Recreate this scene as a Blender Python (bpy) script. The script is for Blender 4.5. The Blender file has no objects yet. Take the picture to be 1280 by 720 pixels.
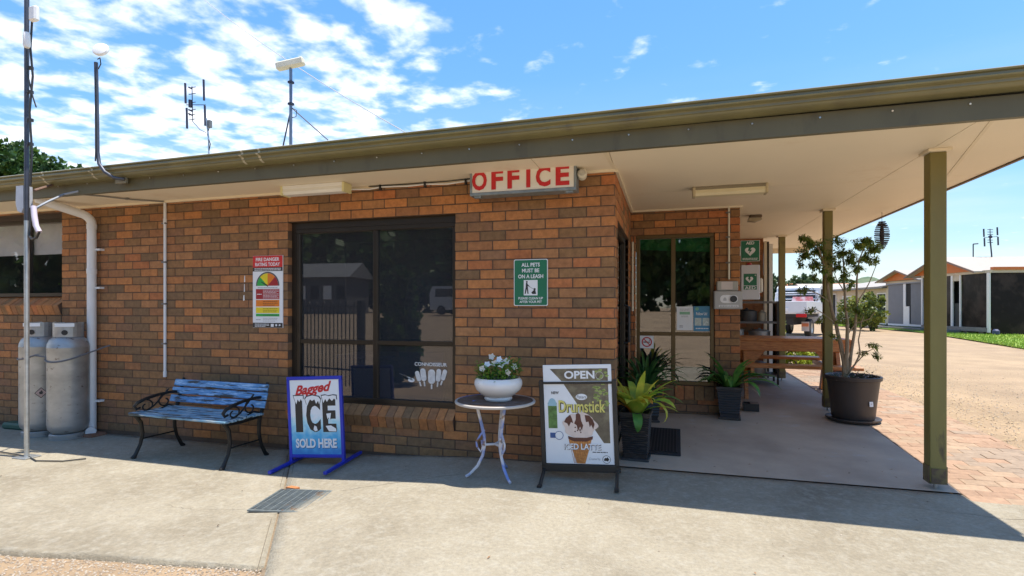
import bpy, bmesh, math, random
from mathutils import Vector, Matrix, Quaternion, noise
R = math.radians
sc = bpy.context.scene
col = sc.collection
rng = random.Random(7)

# ------------------------------------------------------------------ camera
CAM = Vector((0.416, -4.557, 1.335)); YAW = R(16.099); FPX = 671.67
cd = bpy.data.cameras.new('camera'); cam = bpy.data.objects.new('camera', cd); col.objects.link(cam)
cam.location = CAM; cam.rotation_euler = (R(90), 0, YAW)
cd.sensor_width = 36; cd.lens = FPX / 1280 * 36; cd.shift_y = 25.0 / 1280; cd.clip_start = .05; cd.clip_end = 3000
sc.camera = cam

# ------------------------------------------------------------------ light
SUN_DIR = Vector((-.64, -.03, -2.55)).normalized()
sun_el = math.asin(-SUN_DIR.z); sun_az = math.atan2(-SUN_DIR.x, -SUN_DIR.y)
sl = bpy.data.lights.new('sun', 'SUN'); so = bpy.data.objects.new('sun', sl); col.objects.link(so)
sl.energy = 2.0; sl.angle = R(.5); sl.color = (1, .93, .81)
so.rotation_euler = SUN_DIR.to_track_quat('-Z', 'Y').to_euler(); so.location = (20, 0, 60)

w = bpy.data.worlds.new('World'); sc.world = w; w.use_nodes = True
nt = w.node_tree; N = nt.nodes; L = nt.links; N.clear()
def node(t, **k):
    n = N.new(t)
    for a, b in k.items(): setattr(n, a, b)
    return n
out = node('ShaderNodeOutputWorld'); bg = node('ShaderNodeBackground'); bg.inputs[1].default_value = .15
sky = node('ShaderNodeTexSky', sky_type='NISHITA', sun_disc=False, sun_elevation=sun_el, sun_rotation=sun_az)
sky.air_density = 1.0; sky.dust_density = .3; sky.ozone_density = 1.6
tc = node('ShaderNodeTexCoord'); sep = node('ShaderNodeSeparateXYZ'); L.new(tc.outputs['Generated'], sep.inputs[0])
def mth(op, a, b=None, c=None, clamp=False):
    n = node('ShaderNodeMath', operation=op); n.use_clamp = clamp
    for i, v in enumerate((a, b, c)):
        if v is None: continue
        if isinstance(v, (int, float)): n.inputs[i].default_value = v
        else: L.new(v, n.inputs[i])
    return n.outputs[0]
zz = mth('MAXIMUM', sep.outputs[2], .03)
px = mth('DIVIDE', sep.outputs[0], mth('ADD', zz, .08)); py = mth('DIVIDE', sep.outputs[1], mth('ADD', zz, .08))
cmb = node('ShaderNodeCombineXYZ'); L.new(px, cmb.inputs[0]); L.new(py, cmb.inputs[1])
def noise_n(vec, scale, detail, rough, off, dist=0):
    mp = node('ShaderNodeMapping'); mp.inputs[1].default_value = off; L.new(vec, mp.inputs[0])
    n = node('ShaderNodeTexNoise'); n.inputs['Scale'].default_value = scale; n.inputs['Detail'].default_value = detail
    n.inputs['Roughness'].default_value = rough; n.inputs['Distortion'].default_value = dist; L.new(mp.outputs[0], n.inputs[0]); return n.outputs[0]
def mrange(v, a, b, c=0, d=1, smooth=True):
    n = node('ShaderNodeMapRange'); n.interpolation_type = 'SMOOTHSTEP' if smooth else 'LINEAR'
    L.new(v, n.inputs[0])
    for i, x in enumerate((a, b, c, d)): n.inputs[i + 1].default_value = x
    return n.outputs[0]
n1 = noise_n(cmb.outputs[0], 6.2, 8, .52, (3.1, 1.7, 0), .15)
n2 = noise_n(cmb.outputs[0], 1.0, 4, .5, (9.2, 4.4, 2))
# a broken sheet of mid-level cloud lying over the west half of the sky, thinning to clear blue overhead and east
side = mth('ADD', mth('MULTIPLY', sep.outputs[0], -.80), mth('MULTIPLY', sep.outputs[1], .12))
cov = mrange(side, .21, .52)
dens = mth('ADD', mth('ADD', mth('MULTIPLY', n1, .95), mth('MULTIPLY', n2, .22)), mth('MULTIPLY', cov, .22))
mask = mth('MULTIPLY', mrange(dens, .69, .96), .94)
mpz = node('ShaderNodeMapping'); mpz.inputs[3].default_value = (1.2, 1.2, 9); L.new(tc.outputs['Generated'], mpz.inputs[0])
n3 = node('ShaderNodeTexNoise'); n3.inputs['Scale'].default_value = 1.6; n3.inputs['Detail'].default_value = 5; L.new(mpz.outputs[0], n3.inputs[0])
low = mth('MULTIPLY', mrange(sep.outputs[2], .42, .0), mrange(n3.outputs[0], .33, .7))
bw = node('ShaderNodeRGBToBW'); L.new(sky.outputs[0], bw.inputs[0])
kf = mth('DIVIDE', .76, mth('MULTIPLY_ADD', bw.outputs[0], .27, 1.0))
vm_ = node('ShaderNodeVectorMath', operation='SCALE'); L.new(sky.outputs[0], vm_.inputs[0]); L.new(kf, vm_.inputs[3])
skc = node('ShaderNodeHueSaturation'); skc.inputs['Saturation'].default_value = 1.25; skc.inputs['Hue'].default_value = .497; L.new(vm_.outputs[0], skc.inputs['Color'])
mx = node('ShaderNodeMix', data_type='RGBA'); L.new(mask, mx.inputs[0]); mx.inputs[7].default_value = (2.6, 2.65, 2.78, 1)
mx0 = node('ShaderNodeMix', data_type='RGBA'); L.new(mth('MULTIPLY', low, .55), mx0.inputs[0]); L.new(skc.outputs[0], mx0.inputs[6]); mx0.inputs[7].default_value = (1.85, 1.97, 2.25, 1); L.new(mx0.outputs[2], mx.inputs[6])
hs = node('ShaderNodeHueSaturation'); hs.inputs['Saturation'].default_value = 1.0; L.new(mx.outputs[2], hs.inputs['Color'])
L.new(hs.outputs[0], bg.inputs[0]); L.new(bg.outputs[0], out.inputs[0])

sc.view_settings.view_transform = 'Standard'; sc.view_settings.look = 'None'
sc.view_settings.exposure = 1.95; sc.view_settings.gamma = 1

# ------------------------------------------------------------------ materials
MATS = {}
def srgb(r, g, b):
    f = lambda c: ((c / 255 + .055) / 1.055) ** 2.4 if c > 10 else c / 255 / 12.92
    return (f(r), f(g), f(b))
def M(name, rgb=(.5, .5, .5), rough=.6, metal=0, var=.12, vs=6, bump=.0, bs=60, spec=.5, rgb2=None, s2=3, t2=(.45, .6), detail=6, coat=0, objrand=0, coord='pos', stretch=None, rgb3=None, s3=20, t3=(.6, .7), emit=0):
    if name in MATS: return MATS[name]
    m = bpy.data.materials.new(name); m.use_nodes = True; MATS[name] = m
    t = m.node_tree; ns = t.nodes; b = ns['Principled BSDF']
    b.inputs['Roughness'].default_value = rough; b.inputs['Metallic'].default_value = metal
    b.inputs['Specular IOR Level'].default_value = spec
    if coat: b.inputs['Coat Weight'].default_value = coat; b.inputs['Coat Roughness'].default_value = .08
    if coord == 'pos': pos = ns.new('ShaderNodeNewGeometry').outputs['Position']
    else: pos = ns.new('ShaderNodeTexCoord').outputs['Object']
    if stretch:
        mp = ns.new('ShaderNodeMapping'); mp.inputs[3].default_value = stretch; t.links.new(pos, mp.inputs[0]); pos = mp.outputs[0]
    def nz(s, d=detail):
        n = ns.new('ShaderNodeTexNoise'); n.inputs['Scale'].default_value = s; n.inputs['Detail'].default_value = d; n.inputs['Roughness'].default_value = .6
        t.links.new(pos, n.inputs[0]); return n.outputs[0]
    def mr(v, a, bb, c=0, d=1):
        n = ns.new('ShaderNodeMapRange'); t.links.new(v, n.inputs[0])
        for i, x in enumerate((a, bb, c, d)): n.inputs[i + 1].default_value = x
        return n.outputs[0]
    def mix(f, a, c):
        n = ns.new('ShaderNodeMix'); n.data_type = 'RGBA'
        t.links.new(f, n.inputs[0])
        for i, x in ((6, a), (7, c)):
            if isinstance(x, tuple): n.inputs[i].default_value = (*x, 1)
            else: t.links.new(x, n.inputs[i])
        return n.outputs[2]
    c = tuple(rgb)
    if rgb2: c = mix(mr(nz(s2), *t2), c, tuple(rgb2))
    if rgb3: c = mix(mr(nz(s3), *t3), c, tuple(rgb3))
    if var or objrand:
        h = ns.new('ShaderNodeHueSaturation')
        if isinstance(c, tuple): h.inputs['Color'].default_value = (*c, 1)
        else: t.links.new(c, h.inputs['Color'])
        v = mr(nz(vs), .25, .75, 1 - var, 1 + var)
        if objrand:
            oi = ns.new('ShaderNodeObjectInfo'); mm = ns.new('ShaderNodeMath'); mm.operation = 'MULTIPLY'
            t.links.new(v, mm.inputs[0]); t.links.new(mr(oi.outputs['Random'], 0, 1, 1 - objrand, 1 + objrand), mm.inputs[1]); v = mm.outputs[0]
        t.links.new(v, h.inputs['Value']); c = h.outputs[0]
    if isinstance(c, tuple): b.inputs['Base Color'].default_value = (*c, 1)
    else: t.links.new(c, b.inputs['Base Color'])
    if bump:
        bp = ns.new('ShaderNodeBump'); bp.inputs['Strength'].default_value = bump; bp.inputs['Distance'].default_value = .01
        t.links.new(nz(bs), bp.inputs['Height']); t.links.new(bp.outputs[0], b.inputs['Normal'])
    return m
def LEAF(name, rgb, rgb2, trans=.25, s2=9):
    m = M(name, rgb, rough=.5, var=.2, vs=14, rgb2=rgb2, s2=s2, spec=.4)
    t = m.node_tree; b = t.nodes['Principled BSDF']; o = [n for n in t.nodes if n.type == 'OUTPUT_MATERIAL'][0]
    tr = t.nodes.new('ShaderNodeBsdfTranslucent'); mx = t.nodes.new('ShaderNodeMixShader'); mx.inputs[0].default_value = trans
    src = b.inputs['Base Color'].links[0].from_socket
    t.links.new(src, tr.inputs[0]); t.links.new(b.outputs[0], mx.inputs[1]); t.links.new(tr.outputs[0], mx.inputs[2]); t.links.new(mx.outputs[0], o.inputs[0])
    return m
def GLASS(name, refl=.22, tint=(.30, .31, .33), rough=.012, dirt=(.2, .2, .2), dirt_hazef=.06):
    m = bpy.data.materials.new(name); m.use_nodes = True; t = m.node_tree; ns = t.nodes; ns.clear()
    o = ns.new('ShaderNodeOutputMaterial'); g = ns.new('ShaderNodeBsdfGlossy'); g.inputs['Roughness'].default_value = rough
    tr = ns.new('ShaderNodeBsdfTransparent'); tr.inputs[0].default_value = tuple(c ** .5 for c in tint) + (1,)
    df = ns.new('ShaderNodeBsdfDiffuse'); df.inputs[0].default_value = (*dirt, 1)
    lw = ns.new('ShaderNodeLayerWeight'); lw.inputs[0].default_value = .5; pw = ns.new('ShaderNodeMath'); pw.operation = 'POWER'; t.links.new(lw.outputs['Facing'], pw.inputs[0]); pw.inputs[1].default_value = 4.0
    mr = ns.new('ShaderNodeMapRange'); t.links.new(pw.outputs[0], mr.inputs[0]); mr.inputs[1].default_value = 0; mr.inputs[2].default_value = 1; mr.inputs[3].default_value = refl * .6; mr.inputs[4].default_value = 1
    a = ns.new('ShaderNodeMixShader'); a.inputs[0].default_value = dirt_hazef * .5; t.links.new(tr.outputs[0], a.inputs[1]); t.links.new(df.outputs[0], a.inputs[2])
    c = ns.new('ShaderNodeMixShader'); t.links.new(mr.outputs[0], c.inputs[0]); t.links.new(a.outputs[0], c.inputs[1]); t.links.new(g.outputs[0], c.inputs[2])
    t.links.new(c.outputs[0], o.inputs[0]); MATS[name] = m; return m

# ------------------------------------------------------------------ mesh helper
class MB:
    def __init__(s): s.v = []; s.f = []; s.m = []; s.sm = []
    def add(s, vs, fs, mi=0, smooth=False):
        o = len(s.v); s.v += [tuple(p) for p in vs]
        for f in fs: s.f.append(tuple(i + o for i in f)); s.m.append(mi); s.sm.append(smooth)
        return s
    def box(s, x0, x1, y0, y1, z0, z1, mi=0, b=0, mat=None):
        if b <= 0:
            vs = [Vector((x, y, z)) for z in (z0, z1) for y in (y0, y1) for x in (x0, x1)]
            fs = [(0, 2, 3, 1), (4, 5, 7, 6), (0, 1, 5, 4), (2, 6, 7, 3), (0, 4, 6, 2), (1, 3, 7, 5)]
        else:
            b = min(b, (x1 - x0) * .45, (y1 - y0) * .45, (z1 - z0) * .45)
            vs = []; idx = {}
            for i, sx in enumerate((0, 1)):
                for j, sy in enumerate((0, 1)):
                    for k, sz in enumerate((0, 1)):
                        X = (x0, x1)[sx]; Y = (y0, y1)[sy]; Z = (z0, z1)[sz]
                        dx = b if sx == 0 else -b; dy = b if sy == 0 else -b; dz = b if sz == 0 else -b
                        idx[(sx, sy, sz, 0)] = len(vs); vs.append(Vector((X, Y + dy, Z + dz)))
                        idx[(sx, sy, sz, 1)] = len(vs); vs.append(Vector((X + dx, Y, Z + dz)))
                        idx[(sx, sy, sz, 2)] = len(vs); vs.append(Vector((X + dx, Y + dy, Z)))
            fs = []
            I = idx
            for a in (0, 1):
                q = [I[(a, 0, 0, 0)], I[(a, 1, 0, 0)], I[(a, 1, 1, 0)], I[(a, 0, 1, 0)]]; fs.append(q if a else q[::-1])
                q = [I[(0, a, 0, 1)], I[(0, a, 1, 1)], I[(1, a, 1, 1)], I[(1, a, 0, 1)]]; fs.append(q if a else q[::-1])
                q = [I[(0, 0, a, 2)], I[(1, 0, a, 2)], I[(1, 1, a, 2)], I[(0, 1, a, 2)]]; fs.append(q if a else q[::-1])
            cen = Vector(((x0 + x1) / 2, (y0 + y1) / 2, (z0 + z1) / 2))
            def orient(q):
                n = (vs[q[1]] - vs[q[0]]).cross(vs[q[2]] - vs[q[0]]); c = sum((vs[i] for i in q), Vector()) / len(q)
                return q if n.dot(c - cen) > 0 else q[::-1]
            for a in (0, 1):
                for c in (0, 1):
                    fs.append([I[(a, c, 0, 0)], I[(a, c, 1, 0)], I[(a, c, 1, 1)], I[(a, c, 0, 1)]])
                    fs.append([I[(a, 0, c, 0)], I[(a, 1, c, 0)], I[(a, 1, c, 2)], I[(a, 0, c, 2)]])
                    fs.append([I[(0, a, c, 1)], I[(1, a, c, 1)], I[(1, a, c, 2)], I[(0, a, c, 2)]])
                    for e in (0, 1): fs.append([I[(a, c, e, 0)], I[(a, c, e, 1)], I[(a, c, e, 2)]])
            fs = [orient(f) for f in fs]
        if mat is not None: vs = [mat @ p for p in vs]
        return s.add(vs, fs, mi)
    def tube(s, pts, r, n=8, mi=0, cap=True, flat=1.0):
        pts = [Vector(p) for p in pts]; rs = r if isinstance(r, (list, tuple)) else [r] * len(pts)
        vs = []; up = None
        for i, p in enumerate(pts):
            t = (pts[min(i + 1, len(pts) - 1)] - pts[max(i - 1, 0)]).normalized()
            if up is None: up = Vector((0, 0, 1)) if abs(t.z) < .9 else Vector((0, 1, 0))
            a = t.cross(up)
            if a.length < 1e-4: a = t.orthogonal()
            a.normalize(); b = a.cross(t).normalized(); up = b
            for k in range(n):
                th = 2 * math.pi * k / n
                vs.append(p + (a * math.cos(th) + b * math.sin(th) * flat) * rs[i])
        fs = []
        for i in range(len(pts) - 1):
            for k in range(n): fs.append((i * n + k, i * n + (k + 1) % n, (i + 1) * n + (k + 1) % n, (i + 1) * n + k))
        s.add(vs, fs, mi, True)
        if cap:
            o = len(s.v) - len(vs)
            for f in (tuple(range(n))[::-1], tuple(range((len(pts) - 1) * n, len(pts) * n))):
                s.f.append(tuple(i + o for i in f)); s.m.append(mi); s.sm.append(False)
        return s
    def lathe(s, prof, n=24, c=(0, 0, 0), mi=0, sx=1, sy=1):
        vs = []; fs = []
        for (r, z) in prof:
            for k in range(n):
                a = 2 * math.pi * k / n; vs.append((c[0] + r * math.cos(a) * sx, c[1] + r * math.sin(a) * sy, c[2] + z))
        for i in range(len(prof) - 1):
            for k in range(n): fs.append((i * n + k, i * n + (k + 1) % n, (i + 1) * n + (k + 1) % n, (i + 1) * n + k))
        return s.add(vs, fs, mi, True)
    def prism(s, poly, y0, y1, mi=0, ax='y'):   # poly in (x, z) pushed along y
        n = len(poly)
        ar = sum(poly[i][0] * poly[(i + 1) % n][1] - poly[(i + 1) % n][0] * poly[i][1] for i in range(n))
        if ar < 0: poly = poly[::-1]
        P = (lambda a, b, c: (a, c, b)) if ax == 'y' else (lambda a, b, c: (c, a, b)) if ax == 'x' else (lambda a, b, c: (a, b, c))
        vs = [P(a, b, y0) for a, b in poly] + [P(a, b, y1) for a, b in poly]
        fs = [tuple(range(n)), tuple(range(n, 2 * n))[::-1]] + [(i, i + n, (i + 1) % n + n, (i + 1) % n) for i in range(n)]
        if ax != 'y': fs = [f[::-1] for f in fs]
        return s.add(vs, fs, mi)
    def mesh(s, name, mats, angle=35):
        me = bpy.data.meshes.new(name); me.from_pydata(s.v, [], s.f)
        for m in (mats if isinstance(mats, (list, tuple)) else [mats]): me.materials.append(m)
        me.polygons.foreach_set('material_index', s.m); me.polygons.foreach_set('use_smooth', s.sm)
        if any(s.sm): me.set_sharp_from_angle(angle=R(angle))
        me.update(); return me
    def build(s, name, mats, parent=None, **k): return link(name, s.mesh(name, mats), parent, **k)
def link(name, me, parent=None, label=None, cat=None, group=None, kind=None, loc=None, rot=None):
    o = bpy.data.objects.new(name, me); col.objects.link(o)
    if parent is not None: o.parent = parent
    if loc is not None: o.location = loc
    if rot is not None: o.rotation_euler = rot
    return tag(o, label, cat, group, kind)
def tag(o, label=None, cat=None, group=None, kind=None):
    if label: o['label'] = label
    if cat: o['category'] = cat
    if group: o['group'] = group
    if kind: o['kind'] = kind
    return o
def thing(name, loc, label, cat, rot=0, group=None):
    o = bpy.data.objects.new(name, None); col.objects.link(o); o.location = loc; o.empty_display_size = .1
    o.rotation_euler = rot if isinstance(rot, tuple) else (0, 0, rot)
    return tag(o, label, cat, group)
def copy_tree(o, parent=None):
    c = o.copy(); col.objects.link(c)
    if parent is not None: c.parent = parent
    for ch in list(o.children): copy_tree(ch, c)
    return c
def text(s, mat, parent, cx, cz, w=None, h=.05, bold=.0, shear=0, y=-.004, name='lettering', sp=1.0, thick=.0006, slope=0):
    # lettering centred on (cx, cz) of a sign that faces -y; h is the height of the ink
    cu = bpy.data.curves.new('lettering', 'FONT'); cu.body = s; cu.size = 1; cu.offset = bold; cu.shear = shear; cu.space_character = sp
    cu.resolution_u = 3; cu.fill_mode = 'FRONT'
    ob = bpy.data.objects.new('lettering', cu); me = bpy.data.meshes.new_from_object(ob)
    bpy.data.objects.remove(ob); bpy.data.curves.remove(cu)
    co = [v.co.copy() for v in me.vertices]
    x0 = min(c.x for c in co); x1 = max(c.x for c in co); y0 = min(c.y for c in co); y1 = max(c.y for c in co)
    k = h / (y1 - y0); kx = (w / (x1 - x0)) if w else k
    for v in me.vertices:
        c = v.co; X = (c.x - (x0 + x1) / 2) * kx; v.co = Vector((cx + X, y, cz + (c.y - (y0 + y1) / 2) * k + slope * X))
    me.materials.clear(); me.materials.append(mat); me.update()
    return link(name, me, parent)
def pt(u, v, Y):   # where the sight line through a photo pixel meets a wall that stands at depth Y
    s_, c_ = math.sin(YAW), math.cos(YAW)
    d = Vector((-s_, c_, 0)) + Vector((c_, s_, 0)) * ((u - 640) / FPX) + Vector((0, 0, (384.95 - v) / FPX))
    return CAM + d * ((Y - CAM.y) / d.y)

# ------------------------------------------------------------------ palette
white = M('white_paint', (.78, .78, .76), .45, var=.04)
offwhite = M('aged_white_plastic', (.66, .62, .5), .45, var=.08)
black = M('black_paint', (.02, .02, .022), .4, var=.2)
blackrub = M('black_rubber', (.018, .018, .02), .75, var=.2, bump=.3, bs=90)
red = M('sign_red', (.55, .02, .025), .45, var=.05)
signwhite = M('sign_white', (.8, .8, .8), .4, var=.03)
green = M('sign_green', (.01, .16, .075), .45, var=.05)
darkink = M('dark_ink', (.03, .026, .025), .5, var=.05)
steel = M('galvanised_steel', (.46, .48, .49), .38, .75, var=.2, vs=14)
olive = M('olive_gutter_paint', (.205, .185, .085), .3, var=.1, vs=2.5, rgb2=(.16, .145, .072), s2=1.2, spec=.6, rgb3=(.12, .10, .06), s3=5, t3=(.60, .74), stretch=(1, 1, .25))
olivedk = M('olive_beam_paint', (.118, .104, .054), .5, var=.14, vs=3, rgb3=(.075, .062, .036), s3=4, t3=(.58, .74), stretch=(1, 1, .3))
postol = M('olive_post_paint', (.20, .165, .046), .5, var=.16, vs=5, rgb3=(.06, .045, .03), s3=9, t3=(.62, .72), stretch=(1, 1, .25))
soffitm = M('cream_soffit_sheet', (.84, .74, .57), .6, var=.04, vs=.9, rgb3=(.72, .58, .40), s3=1.7, t3=(.60, .80))
creamtrim = M('cream_trim', (.78, .68, .5), .55, var=.05)
bronze = M('dark_bronze_frame', (.035, .026, .018), .35, .3, var=.15)
gold = M('gold_bronze_frame', (.115, .075, .028), .35, .35, var=.12)
pvc = M('white_pvc', (.72, .72, .72), .4, var=.06, vs=8)
fadedplastic = M('yellowed_plastic', (.72, .66, .34), .4, var=.06)
cement = M('mortar', (.115, .07, .045), .9, var=.25, vs=12, bump=.4, bs=150)
timber = M('oiled_red_pine', (.52, .20, .055), .42, var=.22, vs=9, stretch=(2, 14, 14), bump=.12, bs=16, rgb2=(.40, .13, .035), s2=4)
potblack = M('black_pot_plastic', (.014, .014, .017), .38, var=.2)
soil = M('potting_soil', (.035, .024, .016), .95, var=.3, vs=40, bump=.8, bs=90)
bark = M('pale_grey_bark', (.30, .23, .15), .8, var=.25, vs=25, bump=.3, bs=70)
# ------------------------------------------------------------------ ground levels
def sm(a, b, x):
    t = max(0, min(1, (x - a) / (b - a))); return t * t * (3 - 2 * t)
def G(x, y):
    z = -.085 * (1 - sm(-2.9, -.9, x)) if x < -.9 else 0
    if y > 0: z = z * max(0, 1 - y) + .2 * (1 - math.exp(-y / 2.6))
    if y < -9: z += .95 * sm(-9, -34, y)
    r = math.hypot(x, y)
    return z
def sheet(name, xs, ys, zf, mats, kind='structure', inside=None, parent=None):
    mb = MB(); nx = len(xs)
    vs = [(x, y, zf(x, y)) for y in ys for x in xs]; fs = []
    for j in range(len(ys) - 1):
        for i in range(nx - 1):
            if inside and not inside((xs[i] + xs[i + 1]) / 2, (ys[j] + ys[j + 1]) / 2): continue
            fs.append((j * nx + i, j * nx + i + 1, (j + 1) * nx + i + 1, (j + 1) * nx + i))
    mb.add(vs, fs, 0, True); return mb.build(name, mats, parent, kind=kind)
def lin(a, b, n): return [a + (b - a) * i / n for i in range(n + 1)]

gravelm = M('dirt_gravel', (.335, .238, .145), .95, var=.22, vs=1.3, rgb2=(.30, .212, .132), s2=.35, t2=(.4, .65), bump=.9, bs=38, rgb3=(.46, .36, .25), s3=55, t3=(.58, .7), detail=9)
concm = M('sunbaked_concrete', (.322, .284, .215), .93, var=.20, vs=42, rgb2=(.215, .182, .13), s2=1.0, t2=(.40, .70), bump=.8, bs=80, rgb3=(.36, .33, .27), s3=14, t3=(.48, .82), detail=12)
porchm = M('brown_grey_concrete', (.46, .355, .265), .7, var=.14, vs=2.0, rgb2=(.36, .27, .20), s2=.9, t2=(.42, .62), bump=.2, bs=70, rgb3=(.44, .41, .40), s3=3.2, t3=(.6, .8), detail=9)
xs = [-1500, -600, -250, -120, -70, -45, -30, -22, -16] + lin(-12, 8, 80) + [10, 13, 17, 22, 30, 45, 70, 120, 250, 600, 1500]
ys = [-1500, -600, -250, -120, -70, -50, -42, -36, -32, -28, -24, -20, -17, -14, -12, -10] + lin(-9, 9, 72) + [11, 14, 18, 24, 34, 50, 80, 130, 250, 600, 1500]
def terr(x, y):
    z = G(x, y) - .022
    if -9 < x < 8 and -9 < y < 9: z += .012 * noise.noise(Vector((x * .7, y * .7, 0)))
    if -10 < x < 2.5 and -2.2 < y < 8: z -= .05
    if y > -9 and y < -2: z += .0
    return z
sheet('ground', xs, ys, terr, gravelm)

# concrete apron in front of the office: two bays either side of a sloping joint, with a real thickness
JA = Vector((-3.18, -.0)); JB = Vector((-1.46, -2.42)); jd = (JB - JA).normalized(); jn = Vector((-jd.y, jd.x))
def jx(y): return JA.x + (y - JA.y) * jd.x / jd.y
def lim(x):
    P = [(-12, -2.46), (-3.34, -2.37), (-2.68, -2.255), (-1.9, -2.215), (-1.45, -2.19)]
    for (x0, y0), (x1, y1) in zip(P, P[1:]):
        if x <= x1: return y0 + (y1 - y0) * (x - x0) / (x1 - x0) + .012 * noise.noise(Vector((x * 6, 0, 2)))
    return -9
def apron(name, side):
    mb = MB(); rows = lin(-4.2, .02, 42); n = 60
    for y in rows:
        for i in range(n + 1):
            t = i / n
            yj = max(y, -2.2)
            if side < 0: x = -10 + (jx(yj) - .008 + 10) * t
            else: x = jx(y) + .008 + (4.6 - jx(y) - .008) * t
            yy = max(y, lim(x)) if side < 0 else y
            mb.v.append((x, yy, G(x, yy)))
    w_ = n + 1
    for j in range(len(rows) - 1):
        for i in range(n):
            a = j * w_ + i; c = [mb.v[a], mb.v[a + 1], mb.v[a + w_ + 1], mb.v[a + w_]]
            if c[3][1] - c[0][1] < 1e-4 and c[2][1] - c[1][1] < 1e-4: continue
            mb.f.append((a, a + 1, a + w_ + 1, a + w_)); mb.m.append(0); mb.sm.append(True)
    o = mb.build(name, concm, kind='structure')
    bm = bmesh.new(); bm.from_mesh(o.data); bmesh.ops.remove_doubles(bm, verts=bm.verts, dist=1e-5); bm.to_mesh(o.data); bm.free()
    md = o.modifiers.new('thickness', 'SOLIDIFY'); md.thickness = .09; md.offset = -1
    return o
apron('concrete_apron', -1); apron('concrete_apron', 1)
# sand and dirt packed in the joint
mb = MB()
for i in range(60):
    y = -4.1 + i * .069
    if y > 0: break
    x = jx(y)
    mb.add([(jx(y) - .02, y, G(x, y) - .012), (jx(y) + .016, y, G(x, y) - .012), (jx(y + .069) + .016, y + .069, G(x, y) - .012), (jx(y + .069) - .016, y + .069, G(x, y) - .012)], [(0, 1, 2, 3)])
mb.build('joint_filler', M('joint_dirt', (.2, .15, .1), .95, var=.3, vs=40), kind='structure')

# steel drain grate let into the apron
gr = thing('drain_grate', (-2.185, -1.272, G(-2.185, -1.272) + .006), 'rusty grey steel drain grate lying in the concrete joint', 'grate', R(10))
grm = M('grate_steel', (.20, .23, .235), .5, .4, var=.3, vs=20, rgb3=(.26, .15, .08), s3=9, t3=(.6, .72))
MB().box(-.20, .20, -.215, .215, -.004, -.001).build('pit', M('drain_dark', (.035, .03, .025), .9), gr)
mb = MB(); mb.box(-.205, .205, -.22, -.208, -.004, .006); mb.box(-.205, .205, .208, .22, -.004, .006); mb.box(-.205, -.195, -.208, .208, -.004, .006); mb.box(.195, .205, -.208, .208, -.004, .006); mb.build('frame', grm, gr)
for i in range(19): MB().box(-.195, .195, -.197 + i * .0219 - .0045, -.197 + i * .0219 + .0045, -.002, .004).build('bar', grm, gr)
for i in range(7): MB().box(-.165 + i * .055 - .003, -.165 + i * .055 + .003, -.208, .208, -.001, .006).build('cross_bar', grm, gr)
tag(MB().prism([(-.05, -.02), (.04, -.025), (.055, .01), (-.03, .022)], 0, .02, ax='z').build('brick_chip', M('brick_chip', (.45, .17, .06), .9), None, loc=(-2.36, -1.04, G(-2.3, -1.0) + .001)), 'broken orange brick chip beside the drain grate', 'brick chip')

# porch slab and the paved strip beside it
PX = 2.44
sheet('porch_slab', lin(-.02, PX, 20), lin(.036, 9, 40), lambda x, y: G(x, y) + .004, porchm)
pav = [M('paver_red', (.335, .215, .142), .9, var=.2, vs=20, bump=.3, bs=90, objrand=.10), M('paver_tan', (.35, .245, .165), .9, var=.2, vs=20, bump=.3, bs=90, objrand=.09), M('paver_grey', (.30, .225, .165), .9, var=.2, vs=20, bump=.3, bs=90, objrand=.09)]
strip = sheet('paved_strip', lin(PX, 3.42, 6), lin(-.12, 9, 40), lambda x, y: G(x, y) - .008, M('paver_sand', (.38, .285, .2), .95, var=.25, vs=20))
stuff = MB(); pcache = {}; np_ = 0
def paver_mesh(i, l):
    if (i, l) not in pcache: pcache[(i, l)] = MB().box(-l / 2 + .0012, l / 2 - .0012, -.0563, .0563, -.03, .006, b=.003).mesh('paver', pav[i])
    return pcache[(i, l)]
cells = []
for j in range(78):
    y = -.06 + j * .115; x0 = PX if j % 2 == 0 else PX - .115
    while x0 < 3.40:
        a_, b_ = max(x0, PX), min(x0 + .23, 3.42)
        if b_ - a_ > .05: cells.append((y, (a_ + b_) / 2, b_ - a_))
        x0 += .23
cells.sort()
for (y, x, l) in cells:
    c = 2 if noise.noise(Vector((x * .9, y * .55, 4))) > .16 else (0 if noise.noise(Vector((x * 2.3, y * 1.4, 9))) > -.1 else 1)
    if rng.random() < .22: c = rng.randrange(3)
    z = G(x, y) + rng.uniform(-.002, .002)
    if np_ < 240:
        o = link('paver', paver_mesh(c, round(l, 3)), strip, loc=(x, y, z), rot=(R(rng.uniform(-.5, .5)) + .077 * math.exp(-y / 2.6), R(rng.uniform(-.5, .5)), R(rng.uniform(-.6, .6)))); np_ += 1
    else: stuff.box(x - l / 2 + .001, x + l / 2 - .001, y - .056, y + .056, z - .02, z + .006, mi=c)
stuff.build('paving', pav, strip, kind='stuff')

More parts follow.
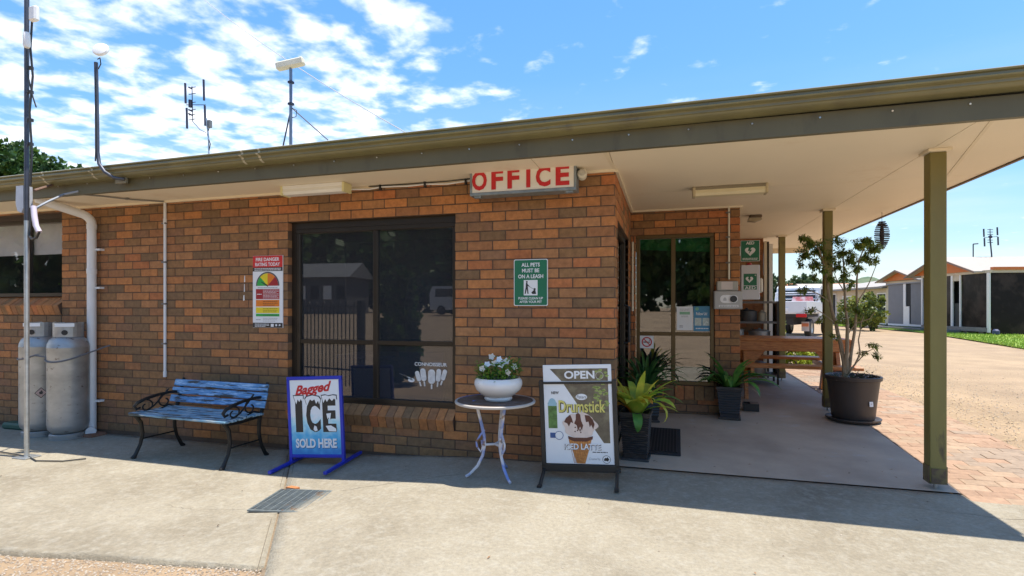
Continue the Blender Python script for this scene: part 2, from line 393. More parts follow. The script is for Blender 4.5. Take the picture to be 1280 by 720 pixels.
# loose stones: on the road edge, in the corner by the apron
peb = [M('pebble_pale', (.43, .365, .295), .9, var=.2, vs=30), M('pebble_brown', (.31, .24, .175), .9, var=.2, vs=30), M('dry_straw', (.55, .42, .22), .9, var=.2, vs=30)]
mb = MB()
def stone(x, y, z, s):
    vs = [Vector((rng.uniform(.6, 1.2) * a, rng.uniform(.6, 1.2) * b, rng.uniform(.4, .8) * c)) * s for a, b, c in ((1, 0, 0), (-1, 0, 0), (0, 1, 0), (0, -1, 0), (0, 0, 1), (.3, .3, -.5))]
    mb.add([v + Vector((x, y, z)) for v in vs], [(0, 2, 4), (2, 1, 4), (1, 3, 4), (3, 0, 4), (2, 0, 5), (1, 2, 5), (3, 1, 5), (0, 3, 5)], 0 if rng.random() < .6 else 1)
for i in range(14000):
    x = rng.uniform(-4.6, -1.2); y = rng.uniform(-3.3, -2.17)
    if y > lim(x) + .03 or x > jx(y): continue
    stone(x, y, terr(x, y) + .003, rng.uniform(.003, .0095))
for i in range(5200):
    x = 3.42 + abs(rng.gauss(0, 1.1)); y = rng.uniform(.2, 8)
    if rng.random() < .15: x = 3.42 - abs(rng.gauss(0, .06))
    s = rng.uniform(.004, .012)
    if rng.random() < .3:
        a = rng.uniform(0, 6.28); l = rng.uniform(.02, .06); z = terr(x, y) + .012; d = Vector((math.cos(a), math.sin(a), 0)) * l; e = Vector((-math.sin(a), math.cos(a), 0)) * .003
        p = Vector((x, y, z)); mb.add([p - e, p + e, p + d + e, p + d - e], [(0, 1, 2, 3)], 2)
    else: stone(x, y, terr(x, y) + .004, s)
for i in range(70):
    x = rng.uniform(-4, 2.2); y = rng.uniform(-2.0, -.2)
    if rng.random() < .5: y = -abs(rng.gauss(0, .12)) - .02
    stone(x, y, G(x, y) + .002, rng.uniform(.003, .008))
mb.build('loose_gravel', peb, kind='stuff')

# ------------------------------------------------------------------ the office building
office = thing('office_building', (0, 0, 0), 'low brown brick office with deep olive eaves and a porch on posts', 'building')
CH = .086; ZL = 2.195; ZS = 2.495
BC = [M('brick_' + n, c, .88, var=.26, vs=22, bump=.7, bs=110, objrand=.08, rgb2=c2, s2=7, t2=(.42, .7), rgb3=(.05, .03, .025), s3=75, t3=(.66, .72)) for n, c, c2 in (
    ('orange', (.49, .20, .066), (.41, .165, .058)), ('tan', (.43, .20, .08), (.36, .165, .068)), ('mid', (.36, .158, .064), (.30, .132, .056)),
    ('red', (.46, .165, .058), (.38, .135, .052)), ('brown', (.30, .155, .064), (.25, .13, .056)), ('umber', (.235, .132, .062), (.195, .112, .055)), ('plum', (.26, .13, .068), (.29, .15, .068)))]
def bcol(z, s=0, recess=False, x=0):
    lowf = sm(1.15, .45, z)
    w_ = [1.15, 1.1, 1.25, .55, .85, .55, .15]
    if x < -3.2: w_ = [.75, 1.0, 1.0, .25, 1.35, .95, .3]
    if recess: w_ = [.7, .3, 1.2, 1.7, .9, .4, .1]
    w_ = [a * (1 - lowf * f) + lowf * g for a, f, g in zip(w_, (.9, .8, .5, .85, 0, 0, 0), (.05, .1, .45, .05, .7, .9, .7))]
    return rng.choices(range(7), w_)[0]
bricks = []   # (wall, cx, cy, cz, w, h, facing, colour)
def course(wall, a0, a1, ph, z0, z1, place, facing, openings, recess=False):
    n0 = math.floor((a0 - ph) / .24) - 1; n1_ = math.ceil((a1 - ph) / .24) + 1
    for n in range(n0, n1_):
        b0 = ph + n * .24 + .005; b1 = b0 + .23; b0 = max(b0, a0); b1 = min(b1, a1)
        segs = [(b0, b1)]
        for (o0, o1, p0, p1) in openings:
            if z0 + .02 < p1 and z1 - .02 > p0:
                ns = []
                for (s0, s1) in segs:
                    if s1 <= o0 or s0 >= o1: ns.append((s0, s1))
                    else:
                        if s0 < o0: ns.append((s0, o0))
                        if s1 > o1: ns.append((o1, s1))
                segs = ns
        for (s0, s1) in segs:
            if s1 - s0 > .012:
                p = place((s0 + s1) / 2, (z0 + z1) / 2)
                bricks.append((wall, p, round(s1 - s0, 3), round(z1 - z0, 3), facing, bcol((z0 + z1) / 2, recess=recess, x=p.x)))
WIN = (-3.24, -1.44, .205, ZL); LWIN = (-8.2, -6.355, 1.255, 2.45)
for r in range(-26, 4):
    z0 = ZL + r * CH + .005; z1 = z0 + .076
    if z0 > ZS - .01: continue
    z1 = min(z1, ZS + .01)
    ph = 0 if r % 2 else .12
    course('wall', -8.98, 0 - .0001, ph, z0, z1, lambda a, z: Vector((a, 0, z)), 'f', [WIN, LWIN])
    course('recess_wall', .002, 1.21, .03 if r % 2 else .15, z0, z1, lambda a, z: Vector((a, 2.0, z)), 'f', [(.055, .94, .30, 2.205)], True)
    course('return_wall', .115 if not r % 2 == 0 else .115, 1.99, .11 if r % 2 else .23, z0, z1, lambda a, z: Vector((0, a, z)), 'r', [(.21, 1.62, -1, 2.11)], True)
walls = {}
# mortar bodies behind the brick faces
mb = MB(); D = .005
for (x0, x1, z0, z1) in ((-9, -6.365, -.3, 1.25), (-9, -6.345, 2.45, 2.56), (-9, -8.197, 1.25, 2.45), (-6.345, -3.243, -.3, 2.56), (-3.25, -1.43, -.3, .20), (-3.25, -1.43, ZL + .004, 2.56), (-1.437, -.006, -.3, 2.56)):
    mb.box(x0, x1, D, .11, z0, z1)
walls['wall'] = mb.build('wall', cement, office)
mb = MB()
for (x0, x1, z0, z1) in ((.0, .053, -.2, 2.56), (.943, 1.206, -.2, 2.56), (.048, .947, -.2, .30), (.048, .947, 2.209, 2.56)): mb.box(x0, x1, 2.0 + D, 2.11, z0, z1)
mb.box(1.1, 1.206, 2.11, 5.2, -.1, 2.56)
walls['recess_wall'] = mb.build('recess_wall', cement, office)
mb = MB()
for (y0, y1, z0, z1) in ((.115, .21, -.2, 2.56), (1.62, 2.0, -.2, 2.56), (.21, 1.62, 2.11, 2.56)): mb.box(-.11, -D, y0, y1, z0, z1)
walls['return_wall'] = mb.build('return_wall', cement, office)
bmesh_cache = {}
def brick_mesh(wd, h, facing, c, corner):
    k = (wd, h, facing, c, corner)
    if k not in bmesh_cache:
        mb = MB()
        if facing == 'f': mb.box(-wd / 2, wd / 2, 0, .105, -h / 2, h / 2, b=.0035)
        else: mb.box(-.05, 0, -wd / 2, wd / 2, -h / 2, h / 2, b=.0035)
        if corner:   # bullnosed arris
            x = wd / 2; mb = MB(); prof = [(-x, 0), (x - .02, 0), (x - .008, .003), (x - .003, .008), (x, .02), (x, .11), (-x, .11)]
            mb.prism([(a, b) for a, b in prof], -h / 2, h / 2, ax='z')
        bmesh_cache[k] = mb.mesh('brick', BC[c])
    return bmesh_cache[k]
def score(b):
    d = b[1] - CAM; n = Vector((0, -1, 0)) if b[4] == 'f' else Vector((1, 0, 0))
    fr = max(.0, -d.normalized().dot(n)); return b[2] * b[3] * fr / d.length_squared
bricks.sort(key=score, reverse=True)
rest = MB()
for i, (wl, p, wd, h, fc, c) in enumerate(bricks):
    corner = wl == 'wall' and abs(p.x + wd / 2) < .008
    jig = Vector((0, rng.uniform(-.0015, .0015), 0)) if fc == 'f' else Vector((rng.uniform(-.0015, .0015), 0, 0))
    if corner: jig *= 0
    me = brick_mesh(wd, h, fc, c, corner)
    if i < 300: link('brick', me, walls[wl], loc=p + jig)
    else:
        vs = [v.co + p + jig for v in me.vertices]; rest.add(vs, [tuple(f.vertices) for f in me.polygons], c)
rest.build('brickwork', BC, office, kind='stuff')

# sloping sills of bricks on edge
def sill(parent, x0, x1, zin, yin=.085, tilt=33, ph=0):
    nb = int(round((x1 - x0) / .0857)); wv = (x1 - x0) / nb
    for i in range(nb):
        c = rng.choices(range(7), [1.2, .6, 1, .8, 1, .6, .3])[0]
        me = MB().prism([(0, 0), (-.128, -.10), (-.130, -.104), (-.090, -.213), (-.02, -.213), (0, -.15)], -wv / 2 + .0035, wv / 2 - .0035, ax='x').mesh('sill_brick', BC[c])
        link('sill_brick', me, parent, loc=(x0 + (i + .5) * wv, yin + rng.uniform(-.002, .002), zin), rot=(0, 0, 0))
    MB().prism([(yin, zin - .006), (yin - .122, zin - .105), (yin - .085, zin - .208), (yin, zin - .208)], x0 + .002, x1 - .002, ax='x').build('sill_bed', cement, parent)

def window(name, x0, x1, z0, z1, y, fm, gm, mull, trans, fw=.045, label=None, blind=None):
    wd = bpy.data.objects.new(name, None); col.objects.link(wd); wd.parent = office
    if label: wd['label'] = label
    mb = MB(); d0, d1 = y - .035, y + .03
    mb.box(x0, x1, d0, d1, z1 - fw, z1, b=.004); mb.box(x0, x1, d0, d1, z0, z0 + fw, b=.004)
    mb.box(x0, x0 + fw, d0 + .002, d1 - .002, z0 + fw, z1 - fw, b=.004); mb.box(x1 - fw, x1, d0 + .002, d1 - .002, z0 + fw, z1 - fw, b=.004)
    mb.build('frame', fm, wd)
    xe = [x0 + fw] + [m for m in mull] + [x1 - fw]
    for m in mull: MB().box(m - .025, m + .025, y - .03, y + .025, z0 + fw, z1 - fw, b=.004).build('mullion', fm, wd)
    for t in trans:
        for i in range(len(xe) - 1):
            a = xe[i] + (.025 if i else 0); b = xe[i + 1] - (.025 if i < len(xe) - 2 else 0)
            MB().box(a, b, y - .026, y + .021, t - .022, t + .022, b=.004).build('transom', fm, wd)
    ze = [z0 + fw] + [t for t in trans] + [z1 - fw]
    for i in range(len(xe) - 1):
        for j in range(len(ze) - 1):
            a = xe[i] + (.025 if i else 0); b = xe[i + 1] - (.025 if i < len(xe) - 2 else 0)
            c = ze[j] + (.022 if j else 0); d = ze[j + 1] - (.022 if j < len(ze) - 2 else 0)
            MB().box(a - .004, b + .004, y - .006, y, c - .004, d + .004).build('pane', gm, wd)
    return wd
gl_front = GLASS('front_glass', .15, (.34, .35, .36), dirt=(.17, .175, .20), dirt_hazef=.26)  # bluish-grey diffuse painted into the pane as haze, lifting its dark tones
gl_side = GLASS('porch_glass', .28, (.42, .43, .43), dirt=(.15, .15, .15), dirt_hazef=.08)
wf = window('window', -3.19, -1.445, .415, 2.13, .095, bronze, gl_front, [-2.295], [1.0], label='wide dark front window in two tall bays beside the ice sign')
mb = MB().box(-3.24, -1.44, .062, .125, 2.13, ZL); mb.box(-3.24, -3.19, .062, .125, .40, 2.13); mb.box(-3.24, -1.44, .062, .125, .335, .415)
mb.build('lining', bronze, wf)
sill(wf, -3.235, -1.445, .418)
wl_ = window('window', -8.2, -6.36, 1.47, 2.39, .08, bronze, GLASS('left_glass', .12, (.88, .88, .88)), [-7.0], [], label='dark window at the far left above the gas bottles')
mb = MB().box(-8.2, -6.358, .05, .11, 2.39, 2.49); mb.build('header', M('dark_timber_header', (.045, .03, .022), .6), wl_)
sill(wl_, -8.2, -6.36, 1.468)
MB().box(-7.99, -6.40, .115, .12, 1.98, 2.40).build('blind', M('grey_blind', (.74, .73, .73), .8), wl_)
wr = window('window', .06, .938, .435, 2.2, 2.06, gold, gl_side, [.485], [1.03], label='gold framed porch window with notices taped inside')
mb = MB(); nb = 8
for i in range(nb):
    c = rng.choices(range(7), [.2, .3, 1, 1, 1, .8, .3])[0]; wv = .88 / nb
    MB().box(-wv / 2 + .004, wv / 2 - .004, 0, .08, -.08, .08, b=.004).build('sill_brick', BC[c], wr, loc=(.057 + (i + .5) * wv, 1.985, .352))
MB().box(.056, .938, 2.0, 2.03, .27, .434).build('sill_bed', cement, wr)
# door in the return wall
dr = bpy.data.objects.new('door', None); col.objects.link(dr); dr.parent = office; dr['label'] = 'dark framed glass door just round the brick corner'
mb = MB()
for (y0, y1, z0, z1) in ((.21, .26, 0, 2.11), (1.57, 1.62, 0, 2.11), (.26, 1.57, 2.05, 2.11), (.26, .34, .03, 2.05), (1.49, 1.57, .03, 2.05), (.34, 1.49, .03, .2)): mb.box(-.085, -.035, y0, y1, z0, z1, b=.003)
mb.build('frame', bronze, dr)
MB().box(-.066, -.058, .34, 1.49, .2, 2.05).build('pane', GLASS('door_glass', .2, (.2, .2, .2)), dr)
mb = MB().tube([(-.035, 1.40, .95), (.02, 1.40, .97), (.02, 1.40, 1.35), (-.035, 1.40, 1.37)], .014, 8); mb.build('handle', black, dr)
# dim rooms behind the glass
room = M('office_interior', (.07, .07, .072), .8, var=.1)
mb = MB(); mb.box(-8.6, -.13, 3.6, 3.65, -.0, 2.5); mb.box(-8.6, -.13, .2, 3.6, .0, .02); mb.box(-8.65, -8.6, .2, 3.6, 0, 2.5); mb.box(-5.0, -4.95, .2, 3.6, 0, 2.5); mb.box(-8.6, -.13, .2, 3.6, 2.46, 2.47)
mb.box(-.15, -.125, .2, .26, 0, 2.5)
mb.box(.0, 1.1, 4.1, 4.15, 0, 2.5); mb.box(-.12, -.1, 2.12, 4.1, 0, 2.5); mb.box(-.1, 1.1, 2.12, 4.1, 2.46, 2.47); mb.box(-.1, 1.1, 2.12, 4.1, .02, .03)
mb.build('interior', room, office)

# eaves: soffit sheets, fascia beam, gutter, roof
def fy(x): return -.552 - .0085 * (x + 2.5)     # the fascia line drifts a little along its length
def gz(x): return .0055 * (x + 1)
mb = MB()
sx = [-10.2, -7.8, -5.4, -3.0, -.6, 0.0, 2.27, 3.03]
joint = .0025
def spanel(x0, x1, y0, y1):
    MB().box(x0 + joint, x1 - joint, y0 + joint, y1 - joint, ZS, ZS + .012).build('soffit_panel', soffitm, office)
for i in range(5):
    x0, x1 = sx[i], sx[i + 1]
    m_ = MB().add([(x0 + joint, fy(x0), ZS), (x1 - joint, fy(x1), ZS), (x1 - joint, .09, ZS), (x0 + joint, .09, ZS), (x0 + joint, fy(x0), ZS + .012), (x1 - joint, fy(x1), ZS + .012), (x1 - joint, .09, ZS + .012), (x0 + joint, .09, ZS + .012)], [(3, 2, 1, 0), (4, 5, 6, 7), (0, 1, 5, 4), (1, 2, 6, 5), (2, 3, 7, 6), (3, 0, 4, 7)])
    m_.build('soffit_panel', soffitm, office)
ybr = [-.62, 1.05, 2.56, 4.92, 7.0]
for i in range(4):
    for x0, x1 in ((0.0, 2.27), (2.27, 3.03)): spanel(x0, x1, ybr[i] if i else fy(1.5), ybr[i + 1])
mb = MB().box(-10.2, 3.03, -.5, 7.0, ZS + .013, ZS + .03); mb.build('soffit_backing', M('soffit_backing', (.3, .25, .18), .8), office)
def strip_between(name, a, b, w_, z0, z1, m_):
    a = Vector((*a, 0)); b = Vector((*b, 0)); d = (b - a).normalized(); n = Vector((-d.y, d.x, 0)) * w_ / 2
    mb = MB(); P = [a - n, b - n, b + n, a + n]
    mb.add([(*p.xy, z0) for p in P] + [(*p.xy, z1) for p in P], [(3, 2, 1, 0), (4, 5, 6, 7), (0, 1, 5, 4), (1, 2, 6, 5), (2, 3, 7, 6), (3, 0, 4, 7)])
    return mb.build(name, m_, office)
strip_between('cover_strip', (2.335, -.59), (2.80, 1.1), .022, ZS - .004, ZS + .001, creamtrim)
strip_between('cover_strip', (-.03, -.57), (-.005, -.02), .03, ZS - .004, ZS + .001, creamtrim)
mb = MB(); mb.box(-8.3, -.0, -.022, .004, ZS - .022, ZS - .0005); mb.box(.0, .024, .0, 2.0, ZS - .022, ZS - .001); mb.box(.024, 1.235, 1.976, 2.004, ZS - .022, ZS - .0015); mb.box(1.21, 1.235, 2.004, 5.2, ZS - .022, ZS - .002)
mb.build('cornice', creamtrim, office)
def runx(name, prof, x0, x1, n, m_, tiltz=0, tagl=None):
    # prof: closed list of (y offset from the fascia line, z)
    mb = MB(); xs_ = lin(x0, x1, n); k = len(prof)
    for x in xs_:
        for (a, z) in prof: mb.v.append((x, fy(x) + a, z + (gz(x) if tiltz else 0)))
    for i in range(n):
        for j in range(k):
            a = i * k + j; b = i * k + (j + 1) % k; mb.f.append((a, b, b + k, a + k)); mb.m.append(0); mb.sm.append(True)
    mb.f.append(tuple(range(k))[::-1]); mb.m.append(0); mb.sm.append(False); mb.f.append(tuple(range(n * k, n * k + k))); mb.m.append(0); mb.sm.append(False)
    o = mb.build(name, m_, office); return o
def fix_normals(o):
    bm = bmesh.new(); bm.from_mesh(o.data); bmesh.ops.recalc_face_normals(bm, faces=bm.faces); bm.to_mesh(o.data); bm.free()
fix_normals(runx('fascia', [(-.02, ZS - .012), (.02, ZS - .012), (.02, 2.62), (-.02, 2.62)], -10.2, 3.05, 8, olivedk))
gp = [(-.012, 2.618), (-.085, 2.618), (-.118, 2.632), (-.134, 2.652), (-.137, 2.664), (-.168, 2.672), (-.172, 2.680), (-.140, 2.692), (-.139, 2.708), (-.152, 2.713), (-.156, 2.722), (-.142, 2.731), (-.136, 2.728), (-.136, 2.645), (-.085, 2.628), (-.012, 2.628)]
g_ = runx('gutter', gp, -10.2, 3.08, 12, olive, 1); fix_normals(g_)
# gutter joiners and screws
for x in (-2.98, -3.16, -4.95, -5.62):
    mb = MB(); k = len(gp)
    for xx in (x - .012, x + .012):
        for (a, z) in gp[1:12]: mb.v.append((xx, fy(xx) + a * 1.02 - .001, z + gz(xx)))
    for j in range(10): mb.f.append((j, j + 1, j + 12, j + 11)); mb.m.append(0); mb.sm.append(True)
    mb.build('gutter_joiner', M('bright_joiner', (.5, .46, .34), .4, .2), g_)
mb = MB()
for i in range(22):
    x = -6 + i * .41; y = fy(x) - .0215
    mb.tube([(x, y + .002, 2.585 + rng.uniform(-.004, .004)), (x, y - .006, 2.585)], .006, 6)
mb.build('screw', M('zinc_screw', (.6, .6, .58), .3, .8), office)
mb = MB().add([(-10.2, -.58, 2.70), (3.06, -.6, 2.72), (3.06, 8, 3.25), (-10.2, 8, 3.25), (-10.2, -.58, 2.66), (3.06, -.6, 2.66), (3.06, 8, 3.19), (-10.2, 8, 3.19)], [(0, 1, 2, 3), (7, 6, 5, 4), (4, 5, 1, 0), (5, 6, 2, 1), (6, 7, 3, 2), (7, 4, 0, 3)])
mb.build('roof', M('roof_sheet', (.3, .28, .2), .5), office)
MB().box(3.03, 3.06, -.66, 7.02, ZS - .012, 2.62, b=.003).build('barge', M('barge_paint', (.13, .075, .035), .5), office)
MB().box(1.2, 3.05, 6.98, 7.04, ZS - .09, ZS + .03, b=.003).build('end_beam', creamtrim, office)
# posts on steel stirrups
for (x, y, s_) in ((2.315, .115, .052), (2.235, 2.565, .045), (2.185, 4.93, .045)):
    p = bpy.data.objects.new('post', None); col.objects.link(p); p.parent = office; gz0 = G(x, y)
    MB().box(x - s_, x + s_, y - s_, y + s_, gz0 + .05, ZS - .022, b=.004).build('shaft', postol, p)
    mb = MB(); a = s_ + .004
    for sxx in (-1, 1): mb.box(x + sxx * a - .003, x + sxx * a + .003, y - a + .01, y + a - .01, gz0 + .048, gz0 + .17)
    mb.box(x - a, x + a, y - a, y + a, gz0 + .043, gz0 + .049)
    for sxx in (-1, 1): mb.box(x - a + .01, x + a - .01, y + sxx * a - .002, y + sxx * a + .002, gz0 + .049, gz0 + .155)
    mb.build('shoe', M('olive_shoe_paint', (.15, .12, .05), .5, var=.2, rgb2=(.09, .06, .04), s2=20), p)
    mb = MB().tube([(x, y, gz0 - .01), (x, y, gz0 + .046)], .013, 10); mb.build('stirrup_bolt', steel, p)
    MB().box(x - s_ - .022, x + s_ + .022, y - s_ - .03, y + s_ + .03, ZS - .022, ZS - .001, b=.002).build('cap_plate', creamtrim, p)
# downpipe with its swan neck
mb = MB(); base = Vector((-5.80, -.062, -.06))
path = [base + Vector((0, 0, 0)), Vector((-5.80, -.062, 2.28))]
for i in range(1, 7):
    a = i / 6 * R(78); path.append(Vector((-5.80 - .13 * (1 - math.cos(a)) * .5, -.062 - .13 * (1 - math.cos(a)), 2.28 + .13 * math.sin(a) * .85)))
path += [Vector((-5.94, -.34, 2.445)), Vector((-6.0, -.47, 2.49)), Vector((-6.0, -.48, 2.53))]
mb.tube(path, .045, 16); dp = mb.build('downpipe', pvc, office)
for z in (1.72, 2.22): MB().lathe([(.0455, 0), (.049, .002), (.049, .055), (.0455, .057)], 16, (-5.80, -.062, z)).build('collar', pvc, dp)
mb = MB().tube([(-5.80, -.062, -.055), (-5.77, -.10, -.03), (-5.72, -.13, -.035)], .05, 12); mb.build('shoe', pvc, dp)
for z in (.28, 1.98, 1.95 - .4):
    MB().box(-5.76, -5.695, -.055, .004, z, z + .022).build('bracket', pvc, dp)
MB().box(-5.91, -5.63, -.2, .0, -.11, -.055, b=.02).build('splash_stone', M('rust_stone', (.2, .10, .06), .9, var=.3, vs=20), dp)
# far end of the office past the table
mb = MB(); mb.box(1.21, 1.955, 5.2, 5.3, -.1, 2.5); mb.build('end_wall', BC[2], office)
mb = MB()
for r in range(27):
    for i in range(4):
        x0 = 1.215 + i * .24 - (.12 if r % 2 else 0); x1 = min(x0 + .23, 1.95); x0 = max(x0, 1.212)
        if x1 - x0 > .03: mb.box(x0, x1, 5.188, 5.21, .16 + r * CH, .16 + r * CH + .076, mi=bcol(1.8, recess=True))
mb.build('end_brickwork', BC, office, kind='stuff')
mb = MB(); mb.box(1.962, 2.005, 5.16, 5.24, .17, 2.44); mb.build('jamb', creamtrim, office)
mb = MB(); mb.box(2.045, 2.10, 5.20, 5.28, .17, 2.40); mb.build('jamb', white, office)
MB().box(2.006, 2.044, 5.21, 5.25, .17, 2.44).build('screen_edge', bronze, office)
# ------------------------------------------------------------------ flat print helpers (sign local frame: x right, z up, faces -y)
def flat(parent, name, polys, mat, y):
    mb = MB()
    for p in polys:
        n = len(p); ar = sum(p[i][0] * p[(i + 1) % n][1] - p[(i + 1) % n][0] * p[i][1] for i in range(n))
        if ar < 0: p = p[::-1]
        mb.prism(p, y, y + .0005)
    return mb.build(name, mat, parent)
def rect(x0, x1, z0, z1): return [(x0, z0), (x1, z0), (x1, z1), (x0, z1)]
def disc(cx, cz, r, n=24, a0=0, a1=360, rx=None): return [(cx + (rx or r) * math.cos(R(a0 + (a1 - a0) * i / n)), cz + r * math.sin(R(a0 + (a1 - a0) * i / n))) for i in range(n + (0 if a1 - a0 == 360 else 1))]
def ring(cx, cz, r0, r1, a0=0, a1=360, n=28):
    out_ = []
    for i in range(n):
        b0 = R(a0 + (a1 - a0) * i / n); b1 = R(a0 + (a1 - a0) * (i + 1) / n)
        out_.append([(cx + r0 * math.cos(b0), cz + r0 * math.sin(b0)), (cx + r1 * math.cos(b0), cz + r1 * math.sin(b0)), (cx + r1 * math.cos(b1), cz + r1 * math.sin(b1)), (cx + r0 * math.cos(b1), cz + r0 * math.sin(b1))])
    return out_
def roundrect(x0, x1, z0, z1, r, n=5):
    p = []
    for cx, cz, a in ((x1 - r, z1 - r, 0), (x0 + r, z1 - r, 90), (x0 + r, z0 + r, 180), (x1 - r, z0 + r, 270)):
        p += [(cx + r * math.cos(R(a + 90 * i / n)), cz + r * math.sin(R(a + 90 * i / n))) for i in range(n + 1)]
    return p
def textlines(parent, mat, x0, x1, z0, z1, n, y, h=.45):
    dz = (z1 - z0) / n; polys = []
    for i in range(n):
        z = z1 - (i + .5) * dz; x = x0; e = x1 - (rng.random() * .3 * (x1 - x0) if i % 3 == 2 else 0)
        while x < e - .004:
            l = min(rng.uniform(.008, .03), e - x); polys.append(rect(x, x + l, z - dz * h / 2, z + dz * h / 2)); x += l + .004
    return flat(parent, 'small_print', polys, mat, y)
def heart(cx, cz, s): return [(cx + s * 16 * math.sin(t) ** 3 / 17, cz + s * (13 * math.cos(t) - 5 * math.cos(2 * t) - 2 * math.cos(3 * t) - math.cos(4 * t)) / 17) for t in [2 * math.pi * i / 36 for i in range(36)]]
def bolt(cx, cz, s): return [(cx + a * s, cz + b * s) for a, b in ((-.1, .5), (.25, .5), (.08, .12), (.32, .12), (-.15, -.5), (-.02, -.05), (-.28, -.05))]

# ------------------------------------------------------------------ OFFICE light box on the eave
t = thing('office_sign', (-.758, -.13, 2.425), 'white lightbox sign reading OFFICE in red letters under the eave', 'sign')
mb = MB(); W_, H_ = .462, .125
alum = M('weathered_aluminium', (.26, .30, .32), .45, .5, var=.3, vs=14)
for (x0, x1, z0, z1) in ((-W_, W_, H_ - .022, H_), (-W_, W_, -H_, -H_ + .026), (-W_, -W_ + .02, -H_ + .026, H_ - .022), (W_ - .02, W_, -H_ + .026, H_ - .022)): mb.box(x0, x1, -.075, .07, z0, z1, b=.004)
mb.build('frame', alum, t)
MB().box(-W_ + .02, W_ - .02, -.066, .06, -H_ + .026, H_ - .022).build('face_panel', M('sign_opal', (.78, .74, .66), .4, var=.06, vs=5), t)
for i, ch in enumerate('OFFICE'):
    xx = (-.375, -.215, -.072, .058, .185, .348)[i]
    text(ch, red, t, xx, .003, w=(.135, .105, .105, None, .125, .115)[i], h=.168, bold=.035 if ch != 'I' else .03, y=-.070, thick=.002)
mb = MB()
for x in (-.40, .40): mb.box(x - .03, x + .03, -.05, .0, -H_ - .014, -H_ + .001)
mb.build('clip', alum, t)
MB().box(-.35, .35, .071, .13, -.03, .03).build('back_bracket', alum, t)
# ------------------------------------------------------------------ sensor light beside it
t = thing('sensor_light', (-.26, -.09, 2.46), 'small cream round security sensor at the right end of the office sign', 'sensor light')
mb = MB().lathe([(.0, .036), (.03, .036), (.036, .02), (.036, -.0), (.03, -.006), (.0, -.006)], 16); b_ = mb.build('base', offwhite, t)
mb = MB().lathe([(0, 0), (.038, 0), (.040, .012), (.040, .05), (.03, .062), (0, .062)], 18); o = mb.build('lamp_head', offwhite, t, loc=(0, -.03, -.035), rot=(R(75), 0, R(8)))
MB().lathe([(0, .064), (.028, .064), (.026, .068), (0, .069)], 16).build('lens', M('lens_grey', (.5, .48, .42), .2), o)
# ------------------------------------------------------------------ strip lights
def batten(loc, label, l, lens, ends, dirty=False):
    t = thing('strip_light', loc, label, 'light', 0, 'strip lights under the eave')
    MB().box(-l / 2, l / 2, -.06, .06, -.03, 0, b=.004).build('housing', white if not dirty else M('aged_housing', (.25, .21, .14), .5), t)
    mb = MB(); prof = [(-.055, -.03), (-.06, -.06), (-.045, -.085), (.045, -.085), (.06, -.06), (.055, -.03)]
    mb.prism(prof, -l / 2 + .02, l / 2 - .02, ax='x'); mb.build('diffuser', lens, t)
    for s in (-1, 1): MB().box(s * (l / 2 - .01) - .012, s * (l / 2 - .01) + .012, -.065, .065, -.09, -.002, b=.004).build('end_cap', ends, t)
    return t
batten((-2.77, -.20, ZS - .001), 'white strip light with yellowed ends above the front window', .69, M('diffuser_white', (.8, .79, .74), .35, var=.05), fadedplastic)
batten((.985, .93, ZS - .001), 'dull cream strip light on the porch ceiling', .66, M('diffuser_cream', (.72, .64, .42), .35, var=.06), M('diffuser_end', (.5, .42, .26), .5), True)
# clip-on lamp farther along the porch ceiling
p = pt(941, 295, 2.75); t = thing('bulkhead_lamp', (p.x, 2.75, ZS), 'small brown bulkhead lamp above the AED signs', 'light')
MB().box(-.04, .10, -.06, .06, -.035, 0, b=.008).build('base', M('brown_lamp', (.13, .085, .05), .5), t)
MB().prism([(-.05, -.035), (.09, -.035), (.10, -.06), (.03, -.085), (-.06, -.075)], -.05, .05).build('lamp_head', M('lamp_cover', (.38, .31, .2), .4), t)
# ------------------------------------------------------------------ conduits and cables
def conduit(name, path, r, mat, label, clips=(), hubs=()):
    t = thing(name, path[0], label, 'conduit'); o = Vector(path[0])
    MB().tube([Vector(p) - o for p in path], r, 10).build('pipe', mat, t)
    for c in clips:
        q = Vector(c) - o; MB().box(q.x - r - .022, q.x + r + .004, q.y - r - .003, q.y + r + .006, q.z - .009, q.z + .009, b=.002).build('clip', M('grey_clip', (.16, .15, .14), .5), t)
    for c in hubs: q = Vector(c) - o; MB().tube([q - Vector((0, 0, .03)), q + Vector((0, 0, .03))], r * 1.25, 10).build('coupling', mat, t)
    return t
xx = -4.80
conduit('conduit', [(xx, -.015, .60), (xx, -.015, 2.47)], .0145, pvc, 'white vertical conduit clipped to the brick wall above the bench', [(xx, -.014, z) for z in (2.25, 1.83, 1.38, .95)], [(xx, -.015, 2.27), (xx, -.015, .62)])
conduit('cable', [(-4.80, -.03, ZS - .012), (-5.0, -.22, ZS - .016), (-5.15, -.42, ZS - .012), (-5.28, -.54, ZS - .01)], .008, M('grey_cable', (.2, .19, .17), .6), 'grey cable pinned across the eave above the white conduit', [(-5.03, -.25, ZS - .012)])
conduit('conduit', [(1.09, 1.985, 1.66), (1.09, 1.985, 2.49)], .011, offwhite, 'thin cream conduit rising from the key safe to the porch ceiling', [(1.09, 1.986, z) for z in (2.42, 2.14, 1.85)])
conduit('conduit', [(-.0 + .022, 1.975, 1.30), (.022, 1.975, 2.12)], .0115, offwhite, 'cream conduit in the corner beside the porch window', [], [(.022, 1.975, 1.33)])
cp = [(-2.52, -.05, 2.47), (-2.3, -.035, 2.462), (-2.16, -.03, 2.478), (-1.9, -.03, 2.468), (-1.72, -.03, 2.474), (-1.5, -.03, 2.462), (-1.30, -.03, 2.478), (-1.22, -.06, 2.475)]
t = conduit('cable', cp, .0075, white, 'white cable looped along the wall top between strip light and sign')
